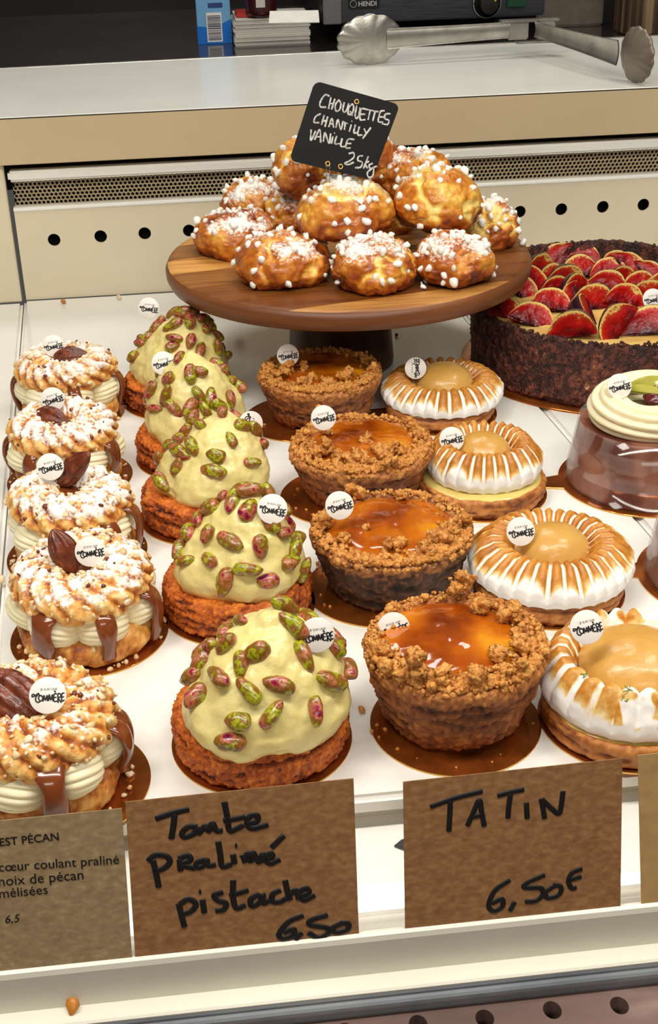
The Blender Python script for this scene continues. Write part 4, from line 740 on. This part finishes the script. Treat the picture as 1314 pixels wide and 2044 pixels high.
# black chouquettes card
SP = card_plane(Py(687, 260, 1.050), (.10, -.93, .36))
t, b, c_ = card('price_card', [(629, 161), (799, 209), (743, 359), (578, 320)], SP, SLATE, .0010, 'small black card chalked CHOUQUETTES CHANTILLY VANILLE 25kg on top of the buns', 'price card', .0055)
CT = [[(495, 212), (450, 200), (405, 265), (402, 318), (460, 325)], [(510, 225), (485, 340)], [(550, 240), (517, 345)], [(495, 285), (540, 290)], [(590, 250), (555, 300), (560, 360), (597, 350), (610, 290), (590, 250)], [(645, 275), (630, 350), (650, 375), (675, 340), (690, 285)], [(725, 290), (690, 330), (685, 395), (725, 385), (740, 320), (725, 290)], [(705, 365), (725, 408)], [(770, 310), (755, 400), (765, 438), (790, 410), (805, 330)],
      [(870, 345), (815, 345), (805, 445), (855, 450)], [(815, 395), (855, 395)], [(860, 345), (935, 360)], [(905, 360), (885, 450)], [(930, 360), (990, 370)], [(955, 370), (932, 462)], [(1050, 360), (1010, 370), (987, 465), (1035, 475)], [(1000, 420), (1040, 425)], [(1110, 390), (1060, 395), (1055, 440), (1095, 457), (1080, 498), (1025, 490)],
      [(405, 390), (355, 420), (340, 475), (390, 480)], [(442, 405), (415, 500)], [(477, 420), (450, 520)], [(425, 460), (465, 465)], [(488, 522), (520, 437), (537, 530)], [(500, 490), (530, 495)], [(560, 532), (580, 450), (610, 550), (632, 465)], [(625, 470), (680, 490)], [(655, 482), (645, 550)], [(715, 500), (695, 570)], [(720, 465)], [(757, 500), (740, 580), (775, 580)], [(797, 520), (780, 600), (825, 605)], [(845, 540), (862, 582)], [(912, 530), (830, 640)],
      [(310, 550), (307, 660), (355, 565)], [(345, 652), (397, 550), (407, 680)], [(370, 622), (405, 625)], [(433, 670), (450, 580), (490, 690), (507, 590)], [(530, 620), (515, 690)], [(545, 585)], [(567, 615), (550, 690), (600, 692)], [(622, 640), (610, 715), (652, 722)], [(745, 650), (682, 650), (660, 730), (707, 735)], [(672, 690), (715, 690)],
      [(690, 792), (738, 785), (740, 830), (690, 870), (650, 888), (685, 903), (740, 880)], [(832, 815), (790, 820), (782, 860), (825, 880), (810, 928), (755, 935)], [(887, 820), (840, 940)], [(892, 870), (855, 897), (880, 940)], [(930, 890), (895, 910), (910, 945), (945, 930), (972, 920)], [(945, 930), (930, 1018), (887, 1028), (880, 980), (930, 940)]]
write(t, b, SP, CT, 5.054, (560, 150), 1.75, CHALK, [18, 33, 43], .00025, .5, 4)
for (u, v) in [(770, 268), (478, 893), (607, 922)]:
    n = SP[1]; q = Pp(u/5.054+560, v/5.054+150, SP[0]+n*.0003, n)-b; ex = np.array([1, 0, 0])-n*n[0]; ex /= np.linalg.norm(ex); ey = np.cross(n, ex); ring = [q+.0017*(ex*math.cos(a)+ey*math.sin(a)) for a in np.linspace(0, 2*PI, 25)]
    V, Q = sweep(ring, .0005, .0003, 8, np.cross(np.gradient(np.array(ring), axis=0), n)); npobj('eyelet', V, Q, GOLDE, t)
q0 = Pp(655, 342, SP[0], SP[1])-b; V, Q = merge([caps([q0+[dx, .001, .004], q0+[dx, .002, -.006], q0+[dx-.001, .006, -.018]], .0005, .0005, 8, [0, 1, 0]) for dx in (-.001, .0015)]); npobj('pin', V, Q, STEEL, t)
# knife lying in the lower tray behind the TATIN card
ka = Pz(787, 1690, -.0195); t = thing('knife', ka, 'small dark knife in the lower tray, its tip showing left of the TATIN card', 'knife')
bl = [(0, 0), (.004, .0035), (.010, .0055), (.055, .006), (.055, -.006), (.012, -.006), (.005, -.0035)]; prism('blade', bl, 0, .0012, DSTEEL, t, .0004, 1); box('handle', (.053, -.006, 0), (.098, .006, .007), DARK, t, .002)
# ============================================================ FIG TART
FC = np.array([.358, 1.047]); FR = .1205; FH = .058
ft = thing('fig_tart', (FC[0], FC[1], 0), 'large dark tart heaped with glazed fig wedges, right of the cake stand', 'tart')
P, Nm, Q, T, R, Z = lathe([(0, 0), (.1325, 0), (.133, .0006), (.133, .0016), (0, .0016)], 160, 30); npobj('gold_board', flatv(P), Q, GOLDB, ft, smooth=False)
prof = [(0, .0016), (FR-.004, .0016), (FR-.001, .004), (FR, FH*.5), (FR+.001, FH*.9), (FR, FH-.001), (FR-.003, FH), (FR-.006, FH-.002), (FR-.007, FH-.012), (0, FH-.012)]
P, Nm, Q, T, R, Z = lathe(prof, 420, 130); n1 = fbm(P, 60, 3, 3); n2 = fbm(P, 330, 3, 4); wv = worley(P, 260, 5); rim = sstep(FH-.006, FH, Z); P = P+Nm*((n1-.5)*.004+(n2-.5)*.0046+sstep(.35, .1, wv)*.0018*(1-rim))[..., None]; P[..., 2] += (fbm(P, 42, 2, 8)-.5)*.006*rim+.016*sstep(.1, .9, np.sin(T))*sstep(FH-.014, FH-.002, Z)*(R > FR-.012)
spk = (1-sstep(.12, .22, worley(P, 210, 9)))*(fbm(P, 60, 2, 12) > .5); npobj('chocolate_crust', flatv(P), Q, CHOC, ft, {'tone': .38+(n2-.5)*1.1+.55*spk+.16*sstep(.5, .7, fbm(P, 40, 2, 14))-.1*rim})
rs = np.random.RandomState(5); C = []; Sz = []
for k in range(420):
    a = rs.rand()*2*PI; C.append((FR-.003+rs.randn()*.0016)*np.array([math.cos(a), math.sin(a), 0])+[0, 0, FH-.0005+.016*float(sstep(.1, .9, math.sin(a)))]); Sz.append(.0008+.0013*rs.rand())
V, F = lumps(C, Sz, 5, 1, .5); o = npobj('crust_crumb', V, F, CHOC, ft, {'tone': np.full(len(V), .35)}); o['kind'] = 'stuff'
CREAMF = pm('baked_cream_filling', [(.3, (196, 140, 64)), (.5, (226, 184, 104)), (.7, (238, 206, 130))], scale=40, rough=.4, stretch=(.3, 1.5, 1))
P, Nm, Q, T, R, Z = lathe([(0, FH-.014), (FR-.006, FH-.014), (FR-.006, FH-.009), (FR-.02, FH-.007), (0, FH-.005)], 120, 30); npobj('cream_filling', flatv(P), Q, CREAMF, ft)
def fig_meshes(L, Rm, ang, seed):
    ns, nr = 44, 26; s = np.linspace(-.995, .995, ns); prof = Rm*np.clip(1-np.abs(s)**2.3, 0, 1)**.55*(1-.30*(s+1)/2)*(1-.25*sstep(.5, 1, s)); rs = np.random.RandomState(seed); V, Q, tone = [], [], []
    q = np.linspace(0, 1, nr)
    for k, a in enumerate((0, -ang)):
        X = (s*L/2)[:, None]+0*q[None]; Y = prof[:, None]*q[None]; P = np.stack([X, Y*math.cos(a), Y*math.sin(a)], -1); n = fbm(P+seed, 240, 3, seed+k); nn = np.array([0, -math.sin(a), math.cos(a)])*(1 if k == 0 else -1)
        inner = (1-sstep(.7, .9, q[None]+0*X)); P = P+nn*((n-.5)*.0018*inner-.0012*inner*sstep(.0, .5, 1-q)[None])[..., None]
        rx = np.maximum(q[None]+0*X, np.abs(s)[:, None]**5*.97+0*q[None]); tn = rx*.96+.02+(fbm(P+seed, 120, 3, seed+3)-.5)*.75*inner
        V.append(P.reshape(-1, 3)); tone.append(tn.ravel()); Q.append((quads(ns, nr, False) if k else quads(ns, nr, False)[:, ::-1])+k*ns*nr)
    me = mesh_np('fig_flesh', np.concatenate(V), np.concatenate(Q), {'tone': np.concatenate(tone)})
    al = np.linspace(0, -ang, 22)[None]; P = np.stack([(s*L/2)[:, None]+0*al, prof[:, None]*1.012*np.cos(al), prof[:, None]*1.012*np.sin(al)], -1); n = fbm(P+seed, 70, 2, seed); P[..., 1:] *= (1+.05*(n-.5))[..., None]
    sk = mesh_np('fig_skin', P.reshape(-1, 3), quads(ns, 22, False)); me.materials.append(FLESH); sk.materials.append(SKIN); return me, sk
FM = [fig_meshes(.040+.002*(k % 2), .0255, math.radians(74+8*k), 80+k) for k in range(4)]
# (u, v) of the cut face, spin of the stem end in the face, size, how far the face leans back, turn about the upright
cf = lambda p: (p[0]/3.513+940, p[1]/3.513+470)
FIGS = [((440, 545), 150, 1.0, 50, -6), ((690, 625), 212, 1.0, 45, 8), ((820, 520), 200, .95, 25, 35), ((1000, 620), 222, 1.0, 42, 14), ((1235, 590), 205, 1.05, 40, -6), ((560, 440), 175, .95, 30, 0), ((860, 425), 168, 1.0, 38, 8), ((1085, 410), 170, .9, 40, 12), ((960, 315), 190, .9, 44, -6), ((1170, 320), 170, .8, 50, 0), ((1140, 205), 100, .95, 40, 5), ((965, 215), 175, .85, 30, 0), ((755, 130), 182, 1.0, 38, 0), ((575, 150), 65, .95, 42, 5),
        ((745, 215), 190, .95, 34, 4), ((490, 200), 160, .9, 55, 10), ((465, 300), 150, .95, 55, 15), ((380, 350), 140, .85, 50, 10), ((560, 270), 165, .8, 60, 10), ((670, 275), 195, .85, 60, -5), ((720, 350), 200, .8, 55, 0), ((1285, 270), 110, .9, 40, -8), ((1245, 395), 185, .95, 34, -10), ((265, 495), 130, .8, 40, 20), ((590, 345), 180, .7, 60, 0), ((1075, 275), 170, .75, 55, 0), ((690, 400), 80, .6, 40, 0), ((1010, 160), 190, .7, 40, 0),
        ((1330, 480), 200, 1.0, 45, -10), ((1400, 330), 170, 1.0, 45, 0), ((1440, 560), 190, 1.0, 42, 0), ((1380, 200), 185, .9, 40, 0)]
rs = np.random.RandomState(8)
for k, (p, spin, s, lean, yaw) in enumerate(FIGS):
    u, v = cf(p); z = FH+.006 if k not in (23, 17, 0) else FH+.003; q = Pz(u, v, z)-np.array([FC[0], FC[1], 0]); me, sk = FM[k % 4]
    o = link('fig_wedge', me, None, ft); s *= 1.02; spin += rs.randn()*14
    M = Matrix.Translation(Vector(q)) @ Matrix.Rotation(math.radians(yaw+rs.randn()*14), 4, 'Z') @ Matrix.Rotation(math.radians(lean+20+rs.randn()*10), 4, 'X') @ Matrix.Rotation(math.radians(spin-180 if 90 < spin < 270 else spin), 4, 'Z') @ Matrix.Scale(s, 4) @ (Matrix.Scale(-1, 4, (1, 0, 0)) if 90 < spin < 270 else Matrix.Identity(4)) @ Matrix.Translation(Vector((0, -.011, 0)))
    o.matrix_local = M; link('fig_skin', sk, None, o)
add_tag(ft, 1304, 597, 1.0, 25, 6)
# ============================================================ MOUSSE CUPS
def mousse(c, seed, label, tab):
    t = thing('mousse_cup', (c[0], c[1], 0), label, 'mousse', 'chocolate mousses in clear collars'); gold_board(t, .0600, (0, 0), tab); zb = .0012; H = .048
    P, Nm, Q, T, R, Z = lathe([(0, zb), (.0535, zb), (.0545, zb+.002), (.0470, H-.001), (.0460, H), (.042, H-.0015), (0, H-.002)], 170, 60); n = fbm(P+seed, 40, 3, seed); P = P+Nm*((n-.5)*.0014)[..., None]; npobj('chocolate_mousse', flatv(P), Q, MOUSSE, t)
    n_, k_ = 120, 2; th = np.linspace(0, 2*PI, n_, endpoint=False)[:, None]; pr = np.array([(.0562, zb+.0006), (.0484, H+.0012), (.0481, H+.0012), (.0559, zb+.0006)]); P = np.stack([pr[None, :, 0]*np.cos(th), pr[None, :, 0]*np.sin(th), pr[None, :, 1]+0*th], -1); npobj('clear_collar', flatv(P), quads(n_, 4, True, True), ACET, t)
    R0, tb = .0275, .0140; nu, nv = 300, 96; ph = np.linspace(0, 2*PI, nu, endpoint=False)[:, None]; ps = np.linspace(0, 2*PI, nv, endpoint=False)[None]
    rid = np.abs(np.sin(5.5*ps+1.5*ph))**.8; rad = tb*(.80+.30*rid)*(1+.05*np.sin(ph*3+seed)); x = R0+rad*np.cos(ps); P = np.stack([x*np.cos(ph), x*np.sin(ph), H+tb*.72+rad*np.sin(ps)*.85+.002*np.sin(ph+.5)], -1); npobj('whipped_cream', flatv(P), quads(nu, nv, True, True), CREAM, t)
    return t, H
GREENF = pm('green_fig_slice', [(.3, (150, 150, 50)), (.6, (190, 184, 84)), (.8, (206, 196, 110))], scale=60, rough=.2, coat=.3)
DRIED = pm('candied_fig', [(.3, (60, 16, 20)), (.7, (120, 42, 40))], scale=120, rough=.22, coat=.4, bump=.8, bscale=220)
for cc, sd, lab in [((.3105, .8085), 61, 'chocolate mousse in a clear collar, topped with piped cream and a round tag'), ((.3225, .6670), 62, 'chocolate mousse in a clear collar, cut off by the right edge')]:
    t, H = mousse(cc, sd, lab, 176 if sd == 61 else 165)
    for ang, off, sg_ in ((12, (.004, .014, .018), 1), (-28, (-.004, .0, .0195), .8), (80, (.016, .004, .017), .9)):
        n = 20; V = []; tt = np.linspace(0, PI, n)
        outer = [(-.018*math.cos(a)*sg_, .0085*math.sin(a)*sg_) for a in tt]; pts = outer; o = prism('fruit_slice', pts, -.0025, .0025, GREENF, t, .0012, 2)
        o.matrix_local = Matrix.Translation(Vector((off[0], off[1], H+off[2]))) @ Matrix.Rotation(math.radians(ang), 4, 'Z') @ Matrix.Rotation(math.radians(62), 4, 'X')
    P, Nm, Q, T, R, Z = lathe([(0, -.006), (.010, -.004), (.012, .001), (.008, .006), (0, .007)], 50, 30); n1 = fbm(P+3, 120, 3, sd); P = P+Nm*((n1-.5)*.006)[..., None]; P[..., 0] *= 1.3; npobj('candied_fig', flatv(P)+np.array([.010, -.003, H+.0165]), Q, DRIED, t)
    if sd == 61: add_tag(t, 1237, 771, cc[1]-.002, 26, 9)
# ============================================================ TONGS ON THE WORKTOP
A = Pz(742, 131, ZT); Hn = Pz(1062, 112, ZT); B = Pz(1246, 166, ZT); zc0 = .0275
tg = thing('serving_tongs', Hn, 'steel serving tongs with scalloped heads lying open on the white worktop', 'tongs')
def arm(a, b, h0, h1, bow=.002):
    a = np.array(a); b = np.array(b); ns, nv = 26, 9; s = np.linspace(0, 1, ns)[:, None]; v = np.linspace(-1, 1, nv)[None]; d = b-a; d = d/np.linalg.norm(d); pn = np.array([d[1], -d[0], 0]); pn = pn/np.linalg.norm(pn)
    hh = h0+(h1-h0)*s**2; P = a+(b-a)*s[..., None]+pn*(bow*(v**2))[..., None]*np.ones_like(s)[..., None]+np.array([0, 0, 1.0])*(hh*v)[..., None]
    P2 = P-pn*.0012; n = ns*nv; q = quads(ns, nv, False); V = np.concatenate([P.reshape(-1, 3), P2.reshape(-1, 3)]); e = []
    for i in range(ns-1): e += [(i*nv, (i+1)*nv, n+(i+1)*nv, n+i*nv), (i*nv+nv-1, n+i*nv+nv-1, n+(i+1)*nv+nv-1, (i+1)*nv+nv-1)]
    return V, np.concatenate([q, q[:, ::-1]+n, np.array(e)])
def head(c, d, ax, az, cup, nsc=7, mir=1):
    d = np.array(d); d = d/np.linalg.norm(d); pn = np.array([d[1], -d[0], 0]); nu, nv = 120, 14; th = np.linspace(0, 2*PI, nu, endpoint=False)[:, None]; q = np.linspace(0, 1, nv)[None]
    sc = 1+.055*np.abs(np.sin(nsc*th))*(np.cos(th) > -.55); x = ax*np.cos(th)*sc*q; z = az*np.sin(th)*sc*q
    P = np.array(c)+d*x[..., None]+np.array([0, 0, 1.0])*z[..., None]+pn*(cup*mir*(q**2)*(1+.0*th)+.0003*np.sin(nsc*2*th)*q**6)[..., None]; P2 = P-pn*.0012; n = nu*nv; Q = quads(nu, nv)
    e = np.array([(i*nv+nv-1, ((i+1) % nu)*nv+nv-1, n+((i+1) % nu)*nv+nv-1, n+i*nv+nv-1) for i in range(nu)]); return np.concatenate([P.reshape(-1, 3), P2.reshape(-1, 3)]), np.concatenate([Q, Q[:, ::-1]+n, e])
zup = np.array([0, 0, zc0]); a_ = A-Hn+zup; b_ = B-Hn+zup; h_ = zup+[0, 0, .003]
dl = a_-h_; dl /= np.linalg.norm(dl); dr_ = b_-h_; dr_ /= np.linalg.norm(dr_)
V, Q = arm(h_+dl*.006, a_-dl*.018, .0088, .0115); npobj('arm', V, Q, STEEL, tg)
V, Q = arm(h_+dr_*.006, b_-dr_*.016, .0085, .0125); npobj('arm', V, Q, STEEL, tg)
V, Q = head(a_, dl, .0375, .0265, .004); npobj('scalloped_head', V, Q, STEEL, tg)
V, Q = head(b_+dr_*.004, dr_*np.array([1, .75, 1]), .028, .0265, .010, 7, -1); npobj('scalloped_head', V, Q, GRSTEEL, tg)
bm = bmesh.new(); box_bm(bm, (-.030, -.004, zc0-.0085), (-.006, .004, zc0+.011), .0015); box_bm(bm, (.004, -.008, zc0-.0085), (.024, .000, zc0+.011), .0015); box_bm(bm, (-.040, -.006, zc0+.0105), (.03, .007, zc0+.0135), .0012); box_bm(bm, (-.02, -.006, zc0-.013), (.03, .007, zc0-.0105), .001)
me = bpy.data.meshes.new('hinge'); bm.to_mesh(me); bm.free(); link('hinge', me, STEEL, tg)
# ============================================================ BEHIND THE WORKTOP
ZK = ZT-.0115
cb = Pz(430, 88, ZK); wc = 67/1480.0; t = thing('drink_carton', cb, 'blue carton with a bar code standing on the dark back counter', 'carton')
CBL = flat('pale_blue_print', (112, 168, 212), .35); CBD = flat('deep_blue_print', (8, 108, 200), .35)
box('carton_body', (-wc/2, 0, 0), (wc/2, wc, .16), CBL, t, .001)
pyobj('blue_band', [(-wc/2-.0003, -.0004, .0003), (wc/2+.0003, -.0004, .0003), (wc/2+.0003, -.0004, .031), (wc*.2, -.0004, .025), (-wc*.15, -.0004, .0215), (-wc/2-.0003, -.0004, .0235)], [(0, 1, 2, 3, 4, 5)], CBD, t)
bc = thing; pyobj('bar_code_patch', [(-wc*.22, -.0006, .003), (wc*.23, -.0006, .003), (wc*.23, -.0006, .040), (-wc*.22, -.0006, .040)], [(0, 1, 2, 3)], TAGW, t)
V, F = [], []; z = .005; rs = np.random.RandomState(2)
while z < .037:
    h = .0005+.0011*rs.rand(); k = len(V); V += [(-wc*.19, -.0008, z), (wc*.20, -.0008, z), (wc*.20, -.0008, z+h), (-wc*.19, -.0008, z+h)]; F.append((k, k+1, k+2, k+3)); z += h+.0005+.0009*rs.rand()
pyobj('bar_code', V, F, flat('dark_blue_ink', (30, 36, 80), .5), t)
pyobj('printed_strip', [(-wc*.15, -.0006, .046), (wc*.28, -.0006, .046), (wc*.28, -.0006, .052), (-wc*.15, -.0006, .052)], [(0, 1, 2, 3)], flat('dark_blue_print', (40, 60, 120), .4), t)
PAPER = flat('paper', (206, 200, 190), .7, scale=50); REDP = flat('red_cover', (176, 40, 30), .5)
pb0 = Pz(470, 92, ZK); pb1 = Pz(618, 84, ZK); L = np.linalg.norm(pb1-pb0); t = thing('paper_stack', pb0, 'thick stack of grey white papers with a red corner on the dark back counter', 'papers')
V = []; Q = []; rs = np.random.RandomState(4); bm = bmesh.new(); z = 0
for k in range(14):
    j = rs.randn(2)*.0012; box_bm(bm, (j[0], j[1], z), (L+j[0], .10+j[1], z+.0022)); z += .0024
me = bpy.data.meshes.new('sheets'); bm.to_mesh(me); bm.free(); link('sheets', me, PAPER, t); box('red_cover', (.004, .012, z), (.034, .06, z+.006), REDP, t, .001); box('top_sheets', (.03, .004, z), (L-.008, .085, z+.0016), PAPER, t)
zt = ZK+z
q = Pz(590, 60, zt+.002); o = prism('paper_slip', [(-.032, 0), (.030, -.002), (.031, .020), (-.029, .022)], 0, .0012, flat('slip_paper', (222, 218, 210), .7), None); o.location = Vector((q[0], q[1]+.004, zt+.010)); o.rotation_euler = (.55, 0, 0); tag(o, 'loose pale paper slip on the front of the paper stack', 'paper')
q = Pz(527, 42, zt); t = thing('dark_jar', (q[0], q[1]+.045, zt+.002), 'dark red jar with a small pale label on the paper stack', 'jar'); P, Nm, Q, T, R, Z = lathe([(0, 0), (.019, 0), (.021, .002), (.021, .07), (.018, .078), (.018, .09), (0, .09)], 50, 40); npobj('jar_body', flatv(P), Q, flat('dark_red_glass', (60, 16, 18), .2), t); pyobj('jar_label', [(-.008, -.0215, .012), (.004, -.0215, .012), (.004, -.0215, .04), (-.008, -.0215, .04)], [(0, 1, 2, 3)], PAPER, t)
# counter-top appliance
YA = 1.80; a0 = Py(646, 54, YA); a1 = Py(1088, 26, YA); W_ = a1[0]-a0[0]; zb_ = (a0[2]+a1[2])/2-ZK
t = thing('kitchen_appliance', (a0[0], YA, ZK), 'dark steel kitchen appliance with a knob and black badge behind the tongs', 'appliance')
box('housing', (0, .002, zb_), (W_, .30, zb_+.2), DSTEEL, t, .002); box('side_plate', (0, -.002, zb_), (.024, .01, zb_+.2), flat('pale_steel', (120, 120, 120), .4, metal=.5), t, .001)
for x in (.05, W_-.05): o = box('foot', (x-.015, .02, 0), (x+.015, .05, zb_), DARK, t)
kp = Py(972, 6, YA)-np.array([a0[0], YA, ZK]); P, Nm, Q, T, R, Z = lathe([(0, 0), (.0175, 0), (.0175, .006), (.014, .009), (.013, .02), (0, .021)], 60, 30); o = npobj('knob', flatv(P), Q, flat('black_plastic', (18, 18, 18), .35), t); o.location = Vector(kp); o.rotation_euler = (PI/2, 0, 0)
a = np.linspace(0, 2*PI, 50); V, Q = sweep(np.stack([.0185*np.cos(a), 0*a-.0022, .0185*np.sin(a)], 1), .0008, .0006, 8); npobj('dial_ring', V+kp, Q, flat('pale_ring', (190, 188, 180), .4), t)
V, Q = caps([kp+[.006, -.0215, .004], kp+[.012, -.0215, .012]], .001, .0004, 8, [1, 0, -1]); npobj('yellow_mark', V, Q, flat('yellow_paint', (220, 190, 40), .5), t)
gp = Py(1031, 4, YA)-np.array([a0[0], YA, ZK]); box('green_button', (gp[0]-.013, -.004, gp[2]-.006), (gp[0]+.013, .004, gp[2]+.02), flat('green_lens', (16, 70, 40), .3), t, .001)
bp_ = Py(727, 7, YA)-np.array([a0[0], YA, ZK]); box('badge', (bp_[0]-.021, -.0005, bp_[2]-.0065), (bp_[0]+.021, .004, bp_[2]+.0075), flat('black_badge', (16, 16, 17), .3), t, .001)
tv, tf = textmesh('HENDI', .02); k = .024/(tv[:, 0].max()-tv[:, 0].min()); pyobj('lettering', [((p[0]-tv[:, 0].min())*k+bp_[0]-.0075, -.0009, p[1]*k+bp_[2]-.003) for p in tv], tf, flat('pale_print', (190, 190, 188), .5), t)
V, Q = sweep(np.stack([bp_[0]-.0145+.0042*np.cos(a), 0*a-.0009, bp_[2]+.0042*np.sin(a)], 1), .0007, .0003, 6); npobj('emblem', V, Q, flat('pale_emblem', (190, 190, 188), .5), t)
# steel splash panel, dark post and brown post at the right
q = Py(1098, 60, 1.86); q2 = Py(1203, 60, 1.86); o = box('steel_panel', (q[0]-.02, 1.86, ZK), (q2[0], 1.875, ZK+.25), GRSTEEL, None, .002); tag(o, 'stained grey steel panel right of the appliance', 'panel')
BROWN = pm('brown_ribbed_post', [(.38, (50, 34, 22)), (.5, (96, 70, 46)), (.62, (150, 124, 92))], scale=70, rough=.5, stretch=(1.6, 1.6, .03), detail=2)
q = Py(1262, 70, 1.72); o = box('brown_post', (q[0], 1.74, ZK), (q[0]+.10, 1.80, ZK+.3), BROWN, None, .002); tag(o, 'brown ribbed post standing at the right edge behind the worktop', 'post')
# ============================================================ CRUMBS
AMB = flat('amber_crumb', (190, 120, 40), .4)
small_lump('pastry_crumb', Pz(148, 2023, -.0345), .0042, AMB, 21, 'amber crumb on the front ledge at the lower left', 'crumb')
small_lump('pastry_crumb', Pz(238, 598, 0), .0030, flat('pale_crumb', (214, 196, 166), .6), 22, 'pale round crumb at the back wall left of the back pistachio tart', 'crumb')
small_lump('pastry_crumb', Pz(127, 607, 0), .0028, AMB, 23, 'small amber crumb near the back left tray corner', 'crumb')
small_lump('pastry_crumb', Pz(250, 802, 0), .0036, HAZEL, 24, 'brown nut crumb right of the backmost pecan ring', 'crumb')
small_lump('pastry_crumb', Pz(4, 1165, 0), .0030, ALMOND, 25, 'golden crumb on the tray joint at the left edge', 'crumb')
small_lump('pastry_crumb', Pz(722, 1422, 0), .0022, CRUMB, 26, 'brown crumb between the front pistachio tart and front tatin tart', 'crumb')
small_lump('pastry_crumb', Pz(792, 672, 0), .0018, HAZEL, 27, 'tiny dark crumb under the stand, right of its pedestal', 'crumb')
